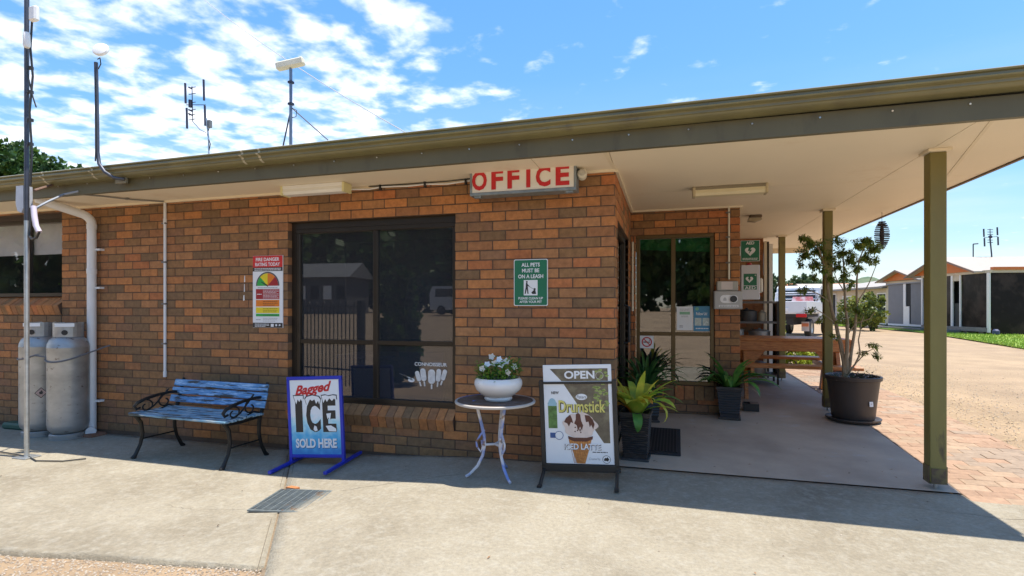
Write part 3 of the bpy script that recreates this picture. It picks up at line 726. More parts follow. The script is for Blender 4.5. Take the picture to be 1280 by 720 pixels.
cbk = M('cable_black', (.02, .02, .02), .5)
MB().tube([(0.22, .01, .016), (.62, .01, .013), (1.02, .01, .014), (1.3, -.01, .02)], .005, 6).build('black_flex', cbk, t)
for x in (-2.18, -1.72, -1.32): MB().box(x - cp[0][0] - .008, x - cp[0][0] + .008, .0, .03, -.025, .045).build('saddle', cbk, t)
for (x, z0, z1, w0) in ((-3.765, 1.63, 1.69, .008), (-3.77, 1.50, 1.60, .006), (-3.775, 1.42, 1.49, .011)): pass
mb = MB()
for (x, z0, z1, w0) in ((-3.765, 1.60, 1.67, .006), (-3.768, 1.50, 1.585, .005), (-3.775, 1.41, 1.47, .009)):
    mb.prism([(x - w0, z0), (x + w0, z0 + .004), (x + w0 * .6, z1), (x - w0 * .5, z1 - .006)], -.004, -.001)
mb.build('paint_patch', white, walls['wall'])

# ------------------------------------------------------------------ fire danger sign
t = thing('fire_danger_sign', (-3.475, -.006, 1.50), 'tall fire danger rating sign with coloured dial left of the front window', 'sign')
MB().box(-.182, .182, -.004, .006, -.366, .366, b=.001).build('board', signwhite, t)
flat(t, 'header', [rect(-.18, .18, .248, .364)], M('fire_red', (.62, .02, .02), .4), -.0050)
text('FIRE DANGER', signwhite, t, 0, .328, w=.285, h=.036, bold=.025, y=-.0062); text('RATING TODAY', signwhite, t, 0, .278, w=.30, h=.036, bold=.025, y=-.0062)
flat(t, 'band', [rect(-.18, .18, .208, .2475)], darkink, -.0050); flat(t, 'band', [rect(-.18, .18, -.364, -.315)], darkink, -.0050)
textlines(t, signwhite, -.16, .16, .213, .242, 2, -.0058); textlines(t, signwhite, -.155, .02, -.358, -.322, 3, -.0058)
flat(t, 'emblem', [disc(.105, -.338, .012, 12), [(.135, -.348), (.16, -.340), (.15, -.328), (.138, -.330)], rect(.04, .075, -.355, -.325)], signwhite, -.0058)
flat(t, 'dial_rim', ring(0, .060, .128, .142, 0, 180), M('dial_grey', (.08, .08, .085), .5), -.0051)
fc = [M('rate_green', (.03, .38, .07), .45, var=.03), M('rate_yellow', (.80, .62, .02), .45, var=.03), M('rate_orange', (.75, .20, .015), .45, var=.03), M('rate_red', (.36, .015, .02), .45, var=.03)]
for i in range(4): flat(t, 'dial_segment', [[(0, .060)] + disc(0, .060, .127, 10, 180 - 45 * i, 135 - 45 * i)], fc[i], -.0053)
flat(t, 'pointer', [[(.008, .048), (-.004, .072), (-.075, .102), (-.082, .098)]], darkink, -.0064)
flat(t, 'rating_bar', [rect(-.142, .142, -.075, .028)], fc[3], -.0051); flat(t, 'rating_bar', [rect(-.142, .142, -.150, -.083)], fc[2], -.0051)
flat(t, 'rating_bar', [rect(-.142, .142, -.217, -.158)], fc[1], -.0051); flat(t, 'rating_bar', [rect(-.142, .142, -.250, -.224)], fc[0], -.0051)
textlines(t, signwhite, -.055, .135, -.070, .024, 7, -.0058, .3); textlines(t, signwhite, -.13, -.065, -.034, -.016, 1, -.0058)
for (a, b, n) in ((-.145, -.088, 3), (-.212, -.163, 3), (-.246, -.228, 1)): textlines(t, darkink, -.055, .12, a, b, n, -.0058, .25)
textlines(t, M('print_grey', (.3, .3, .3), .6), -.055, .12, -.305, -.262, 3, -.0058, .25); textlines(t, MATS['print_grey'], -.14, -.08, -.29, -.278, 1, -.0058)
textlines(t, MATS['print_grey'], -.12, .12, .034, .048, 1, -.0058, .4)
# ------------------------------------------------------------------ pets sign
t = thing('pets_sign', (-.727, -.006, 1.557), 'green ALL PETS MUST BE ON A LEASH sign on the brick wall', 'sign')
MB().prism(roundrect(-.152, .152, -.203, .203, .014), -.004, .006).build('plate', signwhite, t)
flat(t, 'green_face', [roundrect(-.146, .146, -.197, .197, .012)], green, -.005)
for s, z, w_ in (('ALL PETS', .155, .165), ('MUST BE', .105, .155), ('ON A LEASH', .054, .225)): text(s, signwhite, t, 0, z, w=w_, h=.034, bold=.025, y=-.0064)
for s, z, w_ in (('PLEASE CLEAN UP', -.137, .22), ('AFTER YOUR PET', -.168, .20)): text(s, signwhite, t, 0, z, w=w_, h=.021, bold=.025, y=-.0064)
flat(t, 'picture_panel', [rect(-.062, .062, -.112, .022)], signwhite, -.006)
flat(t, 'walker_figure', [disc(-.034, .006, .008, 12), [(-.042, -.003), (-.028, -.003), (-.024, -.045), (-.018, -.098), (-.028, -.098), (-.034, -.055), (-.044, -.098), (-.054, -.098), (-.044, -.04)], [(-.03, -.01), (-.008, -.034), (-.012, -.038), (-.034, -.02)], [(-.01, -.034), (.036, -.062), (.036, -.064), (-.011, -.037)]], darkink, -.0068)
flat(t, 'dog_figure', [disc(.036, -.058, .010, 10), [(.03, -.064), (.042, -.064), (.05, -.10), (.016, -.10), (.006, -.088)]], darkink, -.0068)

# ------------------------------------------------------------------ gas cylinders
gasm = M('dull_silver_paint', (.44, .44, .43), .42, .45, var=.2, vs=4, rgb2=(.30, .30, .29), s2=2.2, t2=(.4, .7), rgb3=(.12, .09, .07), s3=11, t3=(.62, .70), bump=.1, bs=25, coord='obj', stretch=(1, 1, 1.6))
def gas(loc, label, rot, tall):
    t = thing('gas_cylinder', loc, label, 'gas bottle', rot, 'gas bottles against the wall')
    r = .187
    MB().lathe([(.13, .0), (.165, .0), (.168, .05), (.155, .06), (.13, .06)], 28).build('foot_ring', gasm, t)
    prof = [(.02, .045), (.10, .05), (.15, .072), (.178, .11), (r, .16), (r, .985), (r + .003, .992), (r, .999), (.183, 1.03), (.165, 1.075), (.125, 1.108), (.07, 1.122), (.0, 1.124)]
    MB().lathe(prof, 36).build('body', gasm, t)
    mb = MB()
    for i in range(20):
        a0 = R(118 + i * 15.2); a1 = R(118 + (i + 1) * 15.2)
        for (ra, rb) in ((.128, .134),):
            q = []
            for a in (a0, a1):
                for rr in (ra, rb): q += [(rr * math.cos(a), rr * math.sin(a), 1.105), (rr * math.cos(a), rr * math.sin(a), tall)]
            mb.add(q, [(2, 6, 7, 3), (4, 0, 1, 5), (1, 3, 7, 5), (0, 4, 6, 2), (0, 2, 3, 1), (4, 5, 7, 6)])
    sh = mb.build('valve_shroud', gasm, t)
    flat(sh, 'label_plate', [rect(-.085, .085, tall - .045, tall - .008)], signwhite, -.1385)
    flat(sh, 'hand_hole', [disc(.0, 1.155, .028, 18)], black, -.1378)
    MB().lathe([(.0, 1.12), (.022, 1.12), (.022, 1.20), (.0, 1.20)], 12).build('valve', M('brass', (.45, .30, .1), .35, .8), t)
    return t
gas((-5.905, -.235, -.085), 'silver gas bottle nearest the white downpipe, with sticker on its collar', R(42), 1.262)
g2 = gas((-6.345, -.225, -.085), 'silver gas bottle behind the metal pole, left of its twin', R(24), 1.262)
hz = thing('hazard_diamond', (0, 0, 0), None, None); hz.parent = g2; hz.rotation_euler = (0, 0, R(34))
flat(hz, 'diamond_edge', [[(0, .43), (.055, .49), (0, .55), (-.055, .49)]], darkink, -.1895); flat(hz, 'diamond_face', [[(0, .438), (.047, .49), (0, .542), (-.047, .49)]], M('diamond_faded', (.45, .32, .28), .5, var=.3, vs=40), -.1902); flat(hz, 'flame', [[(-.012, .475), (.012, .475), (.018, .495), (.004, .52), (-.004, .505), (-.016, .498)]], darkink, -.1910)
# strap chain round both bottles
def arc(c, r, a0, a1, z, n=10): return [(c[0] + r * math.cos(R(a0 + (a1 - a0) * i / n)), c[1] + r * math.sin(R(a0 + (a1 - a0) * i / n)), z - .045 * math.sin(math.pi * i / n)) for i in range(n + 1)]
mb = MB().tube([(-6.52, -.03, .80)] + arc((-6.345, -.225), .193, 190, 312, .815) + arc((-5.905, -.235), .193, 215, 345, .80) + [(-5.64, -.03, .90), (-5.60, -.004, .915)], .008, 8)
tag(mb.build('restraint_strap', M('grey_strap', (.14, .14, .15), .6)), 'grey restraint strap slung round the two silver gas bottles', 'strap')
tag(MB().box(-7.1, -6.62, -.16, -.02, -.085, -.01, b=.02).build('hose_box', M('green_box', (.03, .10, .07), .6)), 'low dark green box on the ground left of the gas bottles', 'box')

# ------------------------------------------------------------------ bench
t = thing('garden_bench', (-3.86, -.455, -.085), 'weathered blue slatted bench with black iron ends against the brick wall', 'bench', R(-3.2))
iron = M('dark_cast_iron', (.022, .02, .018), .45, .4, var=.3, rgb3=(.10, .065, .03), s3=10, t3=(.6, .75))
slatm = M('worn_blue_paint', (.095, .27, .52), .55, var=.15, vs=10, stretch=(1.0, 9, 9), rgb2=(.32, .50, .70), s2=5, t2=(.5, .62), rgb3=(.028, .045, .06), s3=4.2, t3=(.53, .60), bump=.25, bs=20)
seatm = M('worn_seat_paint', (.16, .32, .45), .6, var=.2, vs=10, stretch=(1.0, 9, 9), rgb2=(.45, .50, .50), s2=6, t2=(.5, .6), rgb3=(.04, .045, .04), s3=5, t3=(.53, .6), bump=.25, bs=20)
for s in (-1, 1):
    x = s * .545; e = bpy.data.objects.new('end_frame', None); col.objects.link(e); e.parent = t
    def bar(nm, pts, r): MB().tube([(x, a, b) for a, b in pts], r, 8, flat=1.0).build(nm, iron, e)
    bar('leg', [(-.262, .0), (-.238, .03), (-.19, .12), (-.168, .22), (-.185, .33), (-.235, .405)], [.024, .018, .016, .017, .019, .02])
    bar('leg', [(.262, .0), (.238, .03), (.19, .12), (.165, .22), (.165, .33), (.185, .42)], [.024, .018, .016, .017, .019, .02])
    bar('back_upright', [(.185, .40), (.215, .50), (.258, .65), (.272, .70)], [.02, .018, .017, .015])
    bar('seat_rail', [(-.24, .392), (-.05, .380), (.19, .392)], .016)
    bar('tie_bar', [(-.182, .17), (.178, .17)], .008)
    bar('armrest', [(.225, .565), (.12, .575), (-.02, .565), (-.14, .545), (-.215, .52), (-.245, .49), (-.225, .46), (-.19, .47)], [.013, .014, .015, .016, .017, .015, .012, .01])
    sc1 = [(-.20 + .0 + (.075 - .0035 * i) * math.cos(R(90 - 24 * i)) + .07, .475 + (.06 - .0028 * i) * math.sin(R(90 - 24 * i))) for i in range(15)]
    sc2 = [(.06 + (.075 - .0035 * i) * math.cos(R(90 + 24 * i)), .495 + (.07 - .0034 * i) * math.sin(R(90 + 24 * i))) for i in range(15)]
    bar('scroll', sc1, .0075); bar('scroll', sc2, .0075); bar('scroll', [(-.20, .41), (-.06, .46), (.05, .56), (.10, .61)], .008); bar('scroll', [(.19, .42), (.10, .45), (.0, .42)], .008)
for i in range(6):
    y = -.245 + i * .078; l = .60 + rng.uniform(-.006, .006)
    MB().box(-l, l, y - .03, y + .03, .408, .430, b=.005).build('seat_slat', seatm, t, rot=(0, R(rng.uniform(-.25, .25)), R(rng.uniform(-.2, .2))))
for i in range(3):
    z = .498 + i * .076; y = .195 + i * .022; l = .605 + rng.uniform(-.01, .01)
    MB().box(-l, l, -.03, -.01, -.034, .034, b=.005).build('back_slat', slatm, t, loc=(.0, y, z), rot=(R(-16), 0, 0))

# ------------------------------------------------------------------ bagged ice sign
bluep = M('sign_blue_steel', (.018, .035, .42), .4, var=.1)
t = thing('ice_sign', (-2.605, -.395, -.07), 'BAGGED ICE SOLD HERE board in a blue frame on the pavement', 'sign', (0, R(-2.6), R(6)))
pb = bpy.data.objects.new('board', None); col.objects.link(pb); pb.parent = t; pb.location = (0, 0, .425)
mb = MB()
for (x0, x1, z0, z1) in ((-.268, .268, .335, .365), (-.268, .268, -.365, -.335), (-.268, -.24, -.335, .335), (.24, .268, -.335, .335)): mb.box(x0, x1, -.015, .015, z0, z1, b=.004)
mb.build('frame', bluep, pb)
icem = bpy.data.materials.new('ice_poster'); icem.use_nodes = True
tt = icem.node_tree; bs_ = tt.nodes['Principled BSDF']; bs_.inputs['Roughness'].default_value = .35
tcn = tt.nodes.new('ShaderNodeTexCoord'); sp_ = tt.nodes.new('ShaderNodeSeparateXYZ'); tt.links.new(tcn.outputs['Object'], sp_.inputs[0])
nz_ = tt.nodes.new('ShaderNodeTexNoise'); nz_.inputs['Scale'].default_value = 14; nz_.inputs['Detail'].default_value = 6; tt.links.new(tcn.outputs['Object'], nz_.inputs[0])
ma = tt.nodes.new('ShaderNodeMath'); ma.operation = 'MULTIPLY_ADD'; ma.inputs[1].default_value = .26; tt.links.new(nz_.outputs[0], ma.inputs[0]); tt.links.new(sp_.outputs[2], ma.inputs[2])
rp = tt.nodes.new('ShaderNodeValToRGB'); rp.color_ramp.elements[0].position = 0; rp.color_ramp.elements[0].color = (.02, .22, .55, 1); rp.color_ramp.elements[1].position = .62; rp.color_ramp.elements[1].color = (.78, .80, .82, 1)
e_ = rp.color_ramp.elements.new(.25); e_.color = (.06, .42, .72, 1); e_ = rp.color_ramp.elements.new(.48); e_.color = (.45, .74, .82, 1)
mrr = tt.nodes.new('ShaderNodeMapRange'); mrr.inputs[1].default_value = -.22; mrr.inputs[2].default_value = .38; tt.links.new(ma.outputs[0], mrr.inputs[0]); tt.links.new(mrr.outputs[0], rp.inputs[0]); tt.links.new(rp.outputs[0], bs_.inputs['Base Color'])
MB().box(-.24, .24, -.008, .008, -.335, .335).build('poster', icem, pb)
mb = MB(); me_ = None
text('Bagged', red, pb, -.01, .245, w=.36, h=.115, bold=.035, shear=.35, y=-.0098, slope=.12)
for ch, x, w_ in (('I', -.158, .07), ('C', -.018, .14), ('E', .138, .13)):
    text(ch, darkink, pb, x, .02, w=w_, h=.31, bold=.05, y=-.0094)
drips = [[(-.205, .19), (-.112, .19), (-.112, .13), (-.125, .10), (-.133, .135), (-.15, .085), (-.165, .13), (-.18, .045), (-.195, .12)],
         [(-.092, .13), (-.075, .17), (-.02, .195), (.04, .17), (.058, .12), (.045, .04), (.035, .10), (.015, .05), (.0, .125), (-.025, .10), (-.045, .13), (-.06, .07), (-.075, .02)],
         [(.07, .185), (.11, .195), (.14, .178), (.175, .192), (.21, .185), (.212, .10), (.19, .135), (.17, .095), (.145, .14), (.12, .08), (.105, .13), (.085, .06)],
         [(-.01, -.075), (.01, -.085), (.02, -.12), (-.005, -.128), (-.02, -.11)], [(.10, -.08), (.15, -.075), (.2, -.105), (.2, -.13), (.13, -.128), (.115, -.105)], [(.11, .03), (.155, .035), (.145, -.03), (.13, -.005), (.12, -.02)]]
for dp_ in drips:
    if min(p[1] for p in dp_) > -.05 and len(dp_) > 7 and max(p[1] for p in dp_) > .15: dp_ = [(a, .195 - (.195 - b) * .52) for a, b in dp_]
    gx = sum(p[0] for p in dp_) / len(dp_); gz_ = sum(p[1] for p in dp_) / len(dp_)
    flat(pb, 'snow_outline', [[(gx + (a - gx) * 1.0 + (.007 if a > gx else -.007), b + .008) for a, b in dp_]], darkink, -.0105); flat(pb, 'snow_cap', [dp_], signwhite, -.0112)
text('SOLD HERE', M('print_navy', (.01, .06, .16), .5), pb, .004, -.239, w=.40, h=.088, bold=.035, y=-.0094); text('SOLD HERE', signwhite, pb, 0, -.235, w=.40, h=.085, bold=.04, y=-.0108)
for s in (-1, 1):
    MB().box(s * .255 - .016, s * .255 + .016, -.33, .33, .006, .032, b=.003).build('foot', bluep, t, rot=(0, 0, R(0)))
    MB().box(s * .255 - .013, s * .255 + .013, -.014, .014, .03, .10).build('upright', bluep, t)
MB().tube([(-.276, .03, .02), (-.282, .03, .46)], .012, 8).build('stay', M('pale_stay', (.6, .62, .65), .4, .5), t)

# ------------------------------------------------------------------ small round table and flower bowl
t = thing('cafe_table', (-.895, -.495, -.0), 'round peeling blue and white metal table carrying the flower bowl', 'table', R(8))
topm = M('rusty_table_top', (.12, .075, .05), .95, var=.3, vs=30, rgb2=(.17, .13, .12), s2=9, t2=(.5, .7), rgb3=(.10, .20, .55), s3=8, t3=(.66, .70), bump=.3, bs=60)
rimm = M('chipped_white_rim', (.50, .46, .42), .6, var=.1, rgb3=(.10, .18, .50), s3=4, t3=(.56, .6))
MB().lathe([(0, .600), (.300, .600), (.300, .604), (.0, .604)], 40).build('top', topm, t)
MB().lathe([(.303, .6055), (.316, .6055), (.320, .600), (.318, .588), (.310, .584), (.300, .586), (.303, .6055)], 48).build('rim', rimm, t)
legm = M('chipped_blue_white_legs', (.62, .60, .62), .5, var=.15, rgb2=(.20, .27, .56), s2=5, t2=(.45, .55), rgb3=(.22, .12, .07), s3=11, t3=(.6, .68), coord='obj')
for a in (198, 309, 76):
    ca, sa = math.cos(R(a)), math.sin(R(a))
    prof = [(.15, .58), (.13, .50), (.105, .40), (.088, .32), (.085, .25), (.10, .17), (.14, .09), (.20, .03), (.235, .010)]
    MB().tube([(r_ * ca, r_ * sa, z) for r_, z in prof], [.0125, .0125, .0125, .0125, .0125, .012, .012, .011, .011], 10).build('leg', legm, t)
    orn = [(.085, .37), (.12, .33), (.15, .28), (.145, .24), (.115, .20), (.10, .24), (.11, .29)]
    MB().tube([(r_ * ca, r_ * sa, z) for r_, z in orn], .008, 8).build('ornament', legm, t)
mb = MB()
for a in (198, 309, 76): mb.tube([(0, 0, .255), (.088 * math.cos(R(a)), .088 * math.sin(R(a)), .255)], .010, 8)
mb.build('brace', legm, t)
t = thing('flower_bowl', (-.875, -.475, .606), 'glossy white bowl of white flowers standing on the round table', 'potted plant')
MB().lathe([(0, .0), (.105, .0), (.112, .012), (.108, .028), (.135, .045), (.178, .085), (.192, .125), (.188, .155), (.170, .178), (.158, .176), (.168, .15), (.16, .14)], 40).build('bowl', M('white_glaze', (.78, .76, .74), .15, var=.03, spec=.6), t)
MB().lathe([(0, .155), (.15, .15), (.166, .148)], 24).build('soil', soil, t)
lf = LEAF('petunia_leaf', (.17, .33, .05), (.09, .21, .04), .35, 20)
mb = MB()
def leafquad(mb, p, d, up, l, w_, mi=0):
    d = d.normalized(); s_ = d.cross(up); s_ = s_.normalized() if s_.length > 1e-4 else d.orthogonal().normalized(); n_ = s_.cross(d)
    mb.add([p, p + d * l * .5 + s_ * w_ * .5 + n_ * w_ * .12, p + d * l - n_ * l * .1, p + d * l * .5 - s_ * w_ * .5 + n_ * w_ * .12, p + d * l * .5], [(0, 4, 1), (1, 4, 2), (2, 4, 3), (3, 4, 0)], mi, True)
def rv(): 
    while True:
        v = Vector((rng.uniform(-1, 1), rng.uniform(-1, 1), rng.uniform(-1, 1)))
        if .05 < v.length < 1: return v
for i in range(950):
    a = rng.uniform(0, 6.283); r_ = math.sqrt(rng.random()) * .17; h = .15 + rng.random() * (.15 if rng.random() < .7 else .20) * (1.1 - r_ * 2.2) + (.03 if math.cos(a) > .3 else 0) * r_ / .17
    p = Vector((r_ * math.cos(a), r_ * math.sin(a), h)); d = (Vector((math.cos(a), math.sin(a), .55)) + rv() * .9); leafquad(mb, p, d, Vector((0, 0, 1)), rng.uniform(.025, .05), rng.uniform(.012, .024))
mb.build('foliage', lf, t, kind='stuff')
pet = M('white_petal', (.8, .8, .8), .6, var=.05)
for (fx, fz, fy_) in ((-.045, .345, -.03), (.03, .325, -.07), (.085, .315, -.06), (.055, .29, -.10), (-.10, .255, -.10), (.115, .235, -.11), (.0, .30, -.10), (-.06, .285, -.10), (.14, .27, -.02)):
    mb = MB(); c = Vector((0, 0, 0))
    for k in range(5):
        a = R(72 * k + rng.uniform(-10, 10)); d = Vector((math.cos(a), -.25, math.sin(a)))
        leafquad(mb, c, d, Vector((0, -1, 0)), .031, .03)
    mb.build('flower', pet, t, loc=(fx, fy_, fz), rot=(R(rng.uniform(-30, 20)), R(rng.uniform(-30, 30)), R(rng.uniform(-30, 30))))

# ------------------------------------------------------------------ OPEN ice cream sign
t = thing('ice_cream_sign', (-.228, -.40, .0), 'black framed OPEN poster stand showing an ice cream cone', 'sign', (0, R(-2.2), R(3)))
wood = M('dark_stand_frame', (.022, .02, .018), .45, var=.2)
pb = bpy.data.objects.new('poster_panel', None); col.objects.link(pb); pb.parent = t; pb.location = (0, 0, .50)
MB().box(-.265, .265, -.006, .006, -.375, .395, b=.002).build('backing', signwhite, pb)
brownp = M('poster_brown', (.135, .105, .07), .45, var=.25, vs=18, rgb2=(.19, .16, .10), s2=14)
flat(pb, 'brown_ground', [[(-.21, .365), (.238, .365), (.238, .268), (-.12, .268)], [(-.105, .245), (.238, .245), (.238, -.21), (.19, -.21)]], brownp, -.0068)
leafp = M('poster_leaves', (.30, .36, .10), .5, var=.3, vs=40)
flat(pb, 'leaf_print', [[(x + .018 * math.cos(R(a + s)), z + .011 * math.sin(R(a + s * 1.0))) for s in (0, 70, 180, 290)] for x, z, a in [(rng.uniform(.13, .232), rng.uniform(.02, .36), rng.uniform(0, 180)) for _ in range(46)] if not (.246 < z < .27) and not (.33 > z > .275 and x < .16)], leafp, -.0074)['kind'] = 'stuff'
flat(pb, 'garden_print', [rect(-.235, -.165, -.10, .10), ], M('poster_green', (.10, .20, .05), .5, var=.5, vs=35), -.0068); flat(pb, 'sky_print', [disc(-.2, .075, .06, 12, 0, 180, .035)], M('poster_sky', (.30, .48, .55), .5), -.0072)
text('OPEN', signwhite, pb, .02, .317, w=.235, h=.062, bold=.03, y=-.0082)
flat(pb, 'round_stamp', ring(.175, .31, .026, .031), M('stamp_pale', (.45, .42, .35), .5), -.0080)
text('NEW', darkink, pb, -.175, .178, w=.06, h=.022, bold=.03, y=-.0078)
flat(pb, 'brand_oval', [disc(.03, .145, .024, 24, rx=.044)], signwhite, -.0080); text('Peters', M('brand_ink', (.30, .30, .30), .5), pb, .03, .145, w=.075, h=.026, bold=.02, shear=.2, y=-.0090)
text('Drumstick', M('print_shadow', (.06, .045, .03), .5), pb, .033, .068, w=.36, h=.095, bold=.05, y=-.0082); text('Drumstick', M('poster_gold', (.68, .60, .16), .4, var=.15, vs=20), pb, .03, .072, w=.36, h=.095, bold=.02, y=-.0092)
cone = M('poster_wafer', (.55, .22, .055), .5, var=.25, vs=60); creamp = M('poster_cream', (.72, .58, .50), .5, var=.1, vs=20); choc = M('poster_chocolate', (.11, .035, .022), .5, var=.2)
flat(pb, 'cone_print', [[(-.082, -.17), (.10, -.17), (.088, -.215), (.042, -.37), (-.022, -.37), (-.072, -.215)]], cone, -.0080)
wl = []
for k in range(9):
    f = k / 8; wl.append([(-.08 + .17 * f, -.19), (-.077 + .17 * f, -.19), (-.02 + .06 * (f - .35), -.368), (-.023 + .06 * (f - .35), -.368)])
for k in range(6): z = -.215 - k * .027; h_ = .078 - k * .0095; wl.append([(.01 - h_, z), (.01 + h_, z - .012), (.01 + h_, z - .0145), (.01 - h_, z - .0025)])
for q in wl: flat(pb, 'wafer_line', [q], M('wafer_dark', (.36, .12, .03), .5), -.0084)
flat(pb, 'cream_print', [[(.01 + (.132 - .030 * max(0, -math.sin(a)) + .012 * math.sin(7 * a + 1)) * math.cos(a), -.085 + (.098 + .016 * abs(math.sin(3.5 * a)) * (math.sin(a) > 0)) * math.sin(a)) for a in [2 * math.pi * i / 56 for i in range(56)]]], creamp, -.0086)
flat(pb, 'chocolate_print', [[(-.085, -.158), (-.04, -.170), (.06, -.170), (.108, -.158), (.104, -.182), (.06, -.200), (-.04, -.200), (-.082, -.182)], [(-.112, -.05), (-.095, -.018), (-.062, .008), (-.05, -.02), (-.04, -.06), (-.058, -.05), (-.075, -.085), (-.088, -.06)], [(-.018, .012), (.0, .022), (.016, .008), (.022, -.04), (.036, -.075), (.024, -.115), (.012, -.085), (-.006, -.12), (-.014, -.075), (-.034, -.06), (-.02, -.03)], [(.05, .006), (.085, .002), (.112, -.03), (.124, -.065), (.112, -.105), (.098, -.07), (.086, -.09), (.078, -.045), (.058, -.05)]] + [disc(rng.uniform(-.06, .06), rng.uniform(-.13, -.06), .006, 8) for _ in range(7)], choc, -.0092)
flat(pb, 'seal_print', ring(-.155, -.155, .030, .034) + [rect(-.225, -.185, -.175, -.135)], M('print_blue', (.04, .10, .28), .5), -.0080)
flat(pb, 'white_band', [[(-.263, -.21), (.263, -.21), (.263, -.372), (-.263, -.372)]], signwhite, -.0064)
text('ICED LATTE', M('print_taupe', (.2, .16, .15), .5), pb, .026, -.243, w=.285, h=.047, bold=.035, y=-.0096); text('ICED LATTE', signwhite, pb, .022, -.239, w=.285, h=.047, bold=.02, y=-.0104)
textlines(pb, darkink, .10, .215, -.287, -.275, 1, -.0078, .5); flat(pb, 'round_logo', ring(.205, -.335, .028, .031), darkink, -.0078)
flat(pb, 'logo_map', [[(.185, -.335), (.195, -.322), (.205, -.325), (.212, -.316), (.225, -.335), (.215, -.350), (.2, -.345), (.188, -.348)]], darkink, -.0078)
text('Created by', MATS['print_grey'], pb, .115, -.335, w=.09, h=.022, shear=.3, y=-.0078)
mb = MB()
for s in (-1, 1): mb.box(s * .283 - .016, s * .283 + .016, -.017, .017, -.40, .275, b=.003)
mb.box(-.267, .267, -.014, .014, .246, .264, b=.002); mb.box(-.299, .299, -.017, .017, -.435, -.378, b=.003); mb.build('frame', wood, t, loc=(0, 0, .50))
for s in (-1, 1):
    mb = MB(); mb.tube([(s * .283, -.015, .075), (s * .283, -.235, .012)], .014, 8); mb.tube([(s * .283, .015, .075), (s * .283, .235, .012)], .014, 8); mb.box(s * .283 - .016, s * .283 + .016, -.26, -.215, 0, .024); mb.box(s * .283 - .016, s * .283 + .016, .215, .26, 0, .024); mb.build('foot', wood, t)

# ------------------------------------------------------------------ strappy plants in pots
def blade(parent, name, base, az, length, lift, droop, wd, mat, fold=.18, n=8, twist=0):
    mb = MB(); d = Vector((math.cos(az), math.sin(az), 0)); p = Vector(base); el = lift; pts = []
    for i in range(n + 1):
        pts.append((p.copy(), el)); dv = d * math.cos(el) + Vector((0, 0, 1)) * math.sin(el); p = p + dv * (length / n); el -= droop / n * (1 + 1.4 * i / n)
    for i, (q, e) in enumerate(pts):
        f = i / n; ww = wd * (.28 + .72 * math.sin(min(1, f * 1.7 + .1) * math.pi / 2)) * (1 - max(0, (f - .5) / .5) ** 2.0) + .0008
        s_ = Vector((-d.y, d.x, 0)); nn = -d * math.sin(e) + Vector((0, 0, 1)) * math.cos(e)
        s2 = (s_ * math.cos(twist * f) + nn * math.sin(twist * f))
        mb.v += [tuple(q - s2 * ww / 2 + nn * ww * fold), tuple(q), tuple(q + s2 * ww / 2 + nn * ww * fold)]
    for i in range(n):
        for k in (0, 1): mb.f.append((i * 3 + k, i * 3 + k + 1, i * 3 + k + 4, i * 3 + k + 3)); mb.m.append(0); mb.sm.append(True)
    return mb.build(name, mat, parent)
dkleaf = LEAF('dark_strap_leaf', (.035, .11, .028), (.06, .16, .035), .18, 7); mdleaf = LEAF('mid_strap_leaf', (.12, .29, .05), (.06, .19, .04), .3, 6)
ylleaf = LEAF('yellow_leaf', (.80, .74, .10), (.50, .60, .07), .4, 4); ygleaf = LEAF('yellow_green_leaf', (.34, .52, .07), (.62, .62, .08), .4, 5); orleaf = LEAF('orange_leaf', (.62, .27, .04), (.55, .42, .06), .35, 6); drleaf = LEAF('dry_leaf', (.52, .42, .26), (.4, .3, .18), .3, 6)
def square_pot(parent, top, bot, h, ribs, mat):
    mb = MB()
    def sq(s_, z): return [(-s_, -s_, z), (s_, -s_, z), (s_, s_, z), (-s_, s_, z)]
    lv = [(bot, .02)]
    for i in range(ribs):
        f0 = i / ribs; z0 = .06 + (h - .09) * f0; s0 = bot + (top - bot) * (z0 / h)
        lv += [(s0 - .004, z0), (s0 + .003, z0 + (h - .09) / ribs * .3), (s0 + .003, z0 + (h - .09) / ribs * .7)]
    lv += [(top, h - .03), (top + .006, h - .028), (top + .006, h), (top - .012, h), (top - .016, h - .05)]
    vs = []; fs = []
    for (s_, z) in lv: vs += sq(s_, z)
    for i in range(len(lv) - 1):
        for k in range(4): fs.append((i * 4 + k, i * 4 + (k + 1) % 4, i * 4 + 4 + (k + 1) % 4, i * 4 + 4 + k))
    mb.add(vs, fs); mb.build('pot', mat, parent)
    MB().box(-top + .014, top - .014, -top + .014, top - .014, h - .06, h - .045).build('soil', soil, parent)
    MB().box(-bot - .022, bot + .022, -bot - .022, bot + .022, 0, .022, b=.006).build('saucer', M('saucer_dark', (.05, .045, .042), .4), parent)
t = thing('yellow_plant', (.155, .295, .012), 'ribbed black square pot of yellow and green strap leaves by the ice cream sign', 'potted plant', R(-4))
square_pot(t, .125, .098, .42, 17, M('ribbed_pot', (.026, .023, .024), .4, var=.3, rgb3=(.13, .10, .08), s3=14, t3=(.56, .7), stretch=(1, 1, 8)))
for i in range(36):
    a = R(i * 137.5 + rng.uniform(-15, 15)); m_ = rng.choices([ylleaf, ygleaf, orleaf, mdleaf], [3.2, 3.6, 1.4, 3.2])[0]
    blade(t, 'leaf', (.05 * math.cos(a), .05 * math.sin(a), .39), a, rng.uniform(.28, .46), R(rng.uniform(50, 84)), R(rng.uniform(25, 90)), rng.uniform(.065, .10), m_, .12, 8, rng.uniform(-.6, .6))
